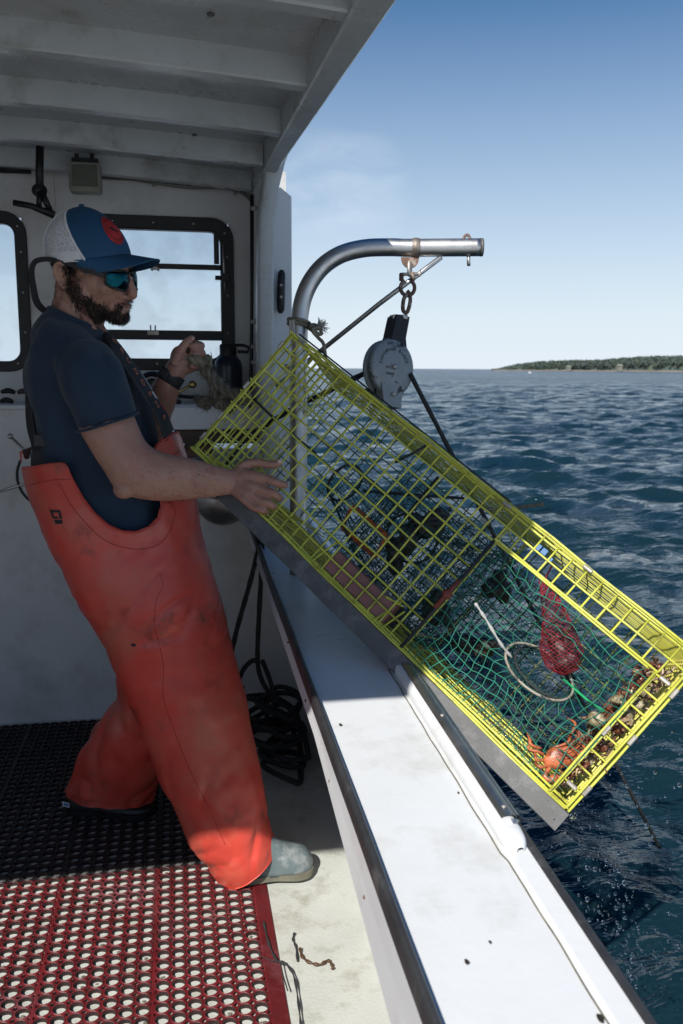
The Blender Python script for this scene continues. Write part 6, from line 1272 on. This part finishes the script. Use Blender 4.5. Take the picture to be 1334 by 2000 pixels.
ov_poly('printed_emblem', [[(96, 992), (101, 996), (118, 996), (122, 1013), (117, 1013), (115, 1001), (104, 1001), (106, 1009), (113, 1009), (114, 1013), (104, 1013)], [(106, 1015), (122, 1015), (123, 1023), (109, 1023)]], BLACKP)
# right leg zip-like side seam and cuff
ovline('cuff_hem', [(134, 1552), (160, 1562), (205, 1566), (250, 1566), (285, 1560)], .0012, OILD)
# near suspender
Lp = [(322, 862, 2.205), (302, 812, 2.195), (278, 775, 2.19), (255, 738, 2.185), (232, 702, 2.185), (212, 672, 2.19), (198, 654, 2.28), (190, 655, 2.38)]
Rp = [(342, 850, 2.29), (326, 810, 2.275), (304, 775, 2.27), (282, 740, 2.265), (258, 706, 2.262), (236, 676, 2.265), (216, 654, 2.33), (200, 648, 2.42)]
LQ, RQ = crom(Lp, 6), crom(Rp, 6); LQ = np.array([PY(*q) for q in LQ]); RQ = np.array([PY(*q) for q in RQ])
def rib(i, s, lift=0.0):
    i0 = int(min(max(i, 0), len(LQ) - 2)); f = i - i0; a = LQ[i0] * (1 - f) + LQ[i0 + 1] * f; b = RQ[i0] * (1 - f) + RQ[i0 + 1] * f; t__ = LQ[i0 + 1] - LQ[i0]; n = np.cross(b - a, t__); n /= np.linalg.norm(n); n = n if n @ FW < 0 else -n
    return a * (1 - s) + b * s + n * (lift + .006 * math.sin(math.pi * s)), n
sus = MB(); g3 = [[rib(i, s, .0012)[0] for s in np.linspace(0, 1, 7)] for i in range(len(LQ) - 1)]; sus.grid(g3); suspender = obj('suspender', sus, STRAPM, person, smooth=True); sm_ = suspender.modifiers.new('s', 'SOLIDIFY'); sm_.thickness = .0022; sm_.offset = 0
lm = []
for k, ch in enumerate('GRUNDENS'):
    i = 30.5 - 3.6 * k; p, n = rib(i, .40, .0032); p2, _ = rib(i - 1, .40, .0032); ax_ = p2 - p; ax_ /= np.linalg.norm(ax_); ay_ = np.cross(n, ax_); me = text_mesh(ch, .026, .0004); lm.append(xform(me, p, ax_, ay_))
    if k == 5: me = text_mesh("'", .020, .0004); lm.append(xform(me, p + ay_ * .014, ax_, ay_))
bq = [(96, 628, 82, 622, 2.36), (76, 660, 62, 655, 2.30), (66, 700, 53, 700, 2.26), (63, 760, 50, 760, 2.24), (66, 830, 52, 830, 2.235), (84, 875, 66, 880, 2.225), (98, 905, 78, 908, 2.215)]
bq = crom(bq, 5); mb = MB(); mb.grid([[PY(a * (1 - s) + c * s, b * (1 - s) + d_ * s, Y_ + .03 * s) for s in np.linspace(0, 1, 5)] for a, b, c, d_, Y_ in bq]); bs_ = obj('back_suspender', mb, STRAPM, person, smooth=True); sm_ = bs_.modifiers.new('s', 'SOLIDIFY'); sm_.thickness = .0022; sm_.offset = 0
obj('letters', join_me(lm), LETTER, suspender)
for s0_, s1_, i0_, i1_ in ((.80, .93, 14, 19), (.62, .9, 11, 13.4), (.6, .9, .3, 2)): wp = MB(); wp.grid([[rib(i, s, .0034)[0] for s in (s0_, s1_)] for i in np.linspace(i0_, i1_, 8)]); obj('white_print', wp, WHITEP, suspender)
wp = MB(); wp.grid([[rib(i, s, .0033)[0] for s in (.7, .98)] for i in np.linspace(7, 9.5, 5)]); obj('red_print', wp, REDP, suspender)
mb = MB(); mb.box(PY(80, 860, 2.205), (.034, .012, .032)); obj('buckle', mb, BLACKP, suspender, bevel=.003)
mb = MB(); mb.grid([[PY(60 + 40 * s, 912 - 28 * h - 12 * s * h, 2.24 - .02 * s) for s in np.linspace(0, 1, 6)] for h in np.linspace(0, 1, 6)]); obj('elastic', mb, STRAPM, suspender, smooth=True)
# watch
wt = bpy.data.objects.new('wrist_watch', None); COL.objects.link(wt); wt.parent = person; wc = PY(333, 738, 2.455); wt.location = Vector(wc)
wdv = (PF(344, 722) - PF(322, 757)); wdv /= np.linalg.norm(wdv); ws_ = np.cross(wdv, FW); ws_ /= np.linalg.norm(ws_); wf_ = np.cross(ws_, wdv)
mb = MB(); rws = [[wc + (ws_ * math.cos(q) * .0365 + wf_ * math.sin(q) * .0330) * k_ + wdv * z * 1.25 for q in np.linspace(0, 2 * math.pi, 36, endpoint=False)] for z, k_ in ((-.013, .95), (-.012, 1.0), (.012, 1.0), (.013, .95))]
mb.grid(rws, closed_v=True); o = obj('watch_strap', mb, STRAPM, None, smooth=True); o.parent = wt; o.location = -Vector(wc)
mb = MB(); q_ = wc + wf_ * -.033 + ws_ * .012; q_ = q_ if (wf_ @ FW) > 0 else wc + wf_ * .033 + ws_ * .012; mb.box(q_, (.022, .009, .026), np.array([ws_, FW, wdv]).T); o = obj('watch_case', mb, BLACKP, None, bevel=.003); o.parent = wt; o.location = -Vector(wc)

# boots
def boot(heel, toe, zb, m_, msole, w_=.050, hk=1.0):
    heel, toe = np.array(heel), np.array(toe); dr = toe - heel; L_ = np.linalg.norm(dr); dr /= L_; sd_ = np.array([-dr[1], dr[0], 0]); rows = []
    for f, hw, h in ((-.02, .010, .04), (.0, .028, .06), (.08, .036, .09), (.22, .038, .105), (.36, .040, .098), (.5, .043, .084), (.65, .046, .070), (.78, .046, .061), (.90, .039, .051), (.965, .027, .038), (1.0, .012, .022)):
        c = heel + dr * f * L_; rows.append([c + sd_ * hw * (w_ / .05) * np.sign(math.cos(q)) * abs(math.cos(q)) ** .8 + np.array([0, 0, zb + .012 + h * hk * (abs(math.sin(q)) ** .85 if math.sin(q) > 0 else -.0)]) for q in np.linspace(-.5, math.pi + .5, 22)])
    R_ = crom(np.array(rows).reshape(len(rows), -1), 4).reshape(-1, 22, 3); mb = MB(); mb.grid(R_, closed_v=True); b_ = obj('boot', mb, m_, person, smooth=True)
    out_ = []
    for f, hw in ((-.02, .012), (.0, .032), (.08, .042), (.3, .040), (.45, .041), (.65, .051), (.78, .054), (.90, .047), (.965, .034), (1.01, .012)): out_.append((f, hw))
    O_ = crom(out_, 4); loop_ = [heel + dr * f * L_ + sd_ * hw * (w_ / .05) for f, hw in O_] + [heel + dr * f * L_ - sd_ * hw * (w_ / .05) for f, hw in O_[::-1]]
    mb = MB(); mb.grid([[p + np.array([0, 0, z]) for p in loop_] for z in (zb, zb + .004, zb + .013, zb + .016)], closed_v=True); mb.add([p + np.array([0, 0, zb + .016]) for p in loop_], [tuple(range(len(loop_)))]); mb.add([p + np.array([0, 0, zb]) for p in loop_], [tuple(reversed(range(len(loop_))))]); obj('sole', mb, msole, b_)
    return b_
tp = PZ(606, 1692, .03); hp = PZ(478, 1722, .03); boot((hp[0] - .005, tp[1] + .008, 0), (tp[0] + .008, tp[1] + .022, 0), .0125, BOOT, SOLE)
tp2 = PZ(298, 1598, .012); hp2 = PZ(128, 1588, .012); b2 = boot((hp2[0] + .012, hp2[1] + .03, 0), (tp2[0], tp2[1] + .03, 0), .0105, BLACKP, BLACKP, .046, .45)
mb = MB(); a = PY(124, 1560, hp2[1] - .035); mb.frame(PY(122, 1574, 2.515), RT * .020 - UP * .006, UP * .013, FW * .002); obj('sole_label', mb, WHITEP, b2)
mb = MB(); mb.frame(PY(124, 1573, 2.512), RT * .014 - UP * .004, UP * .007, FW * .002); obj('sole_label', mb, BLUEP, b2)
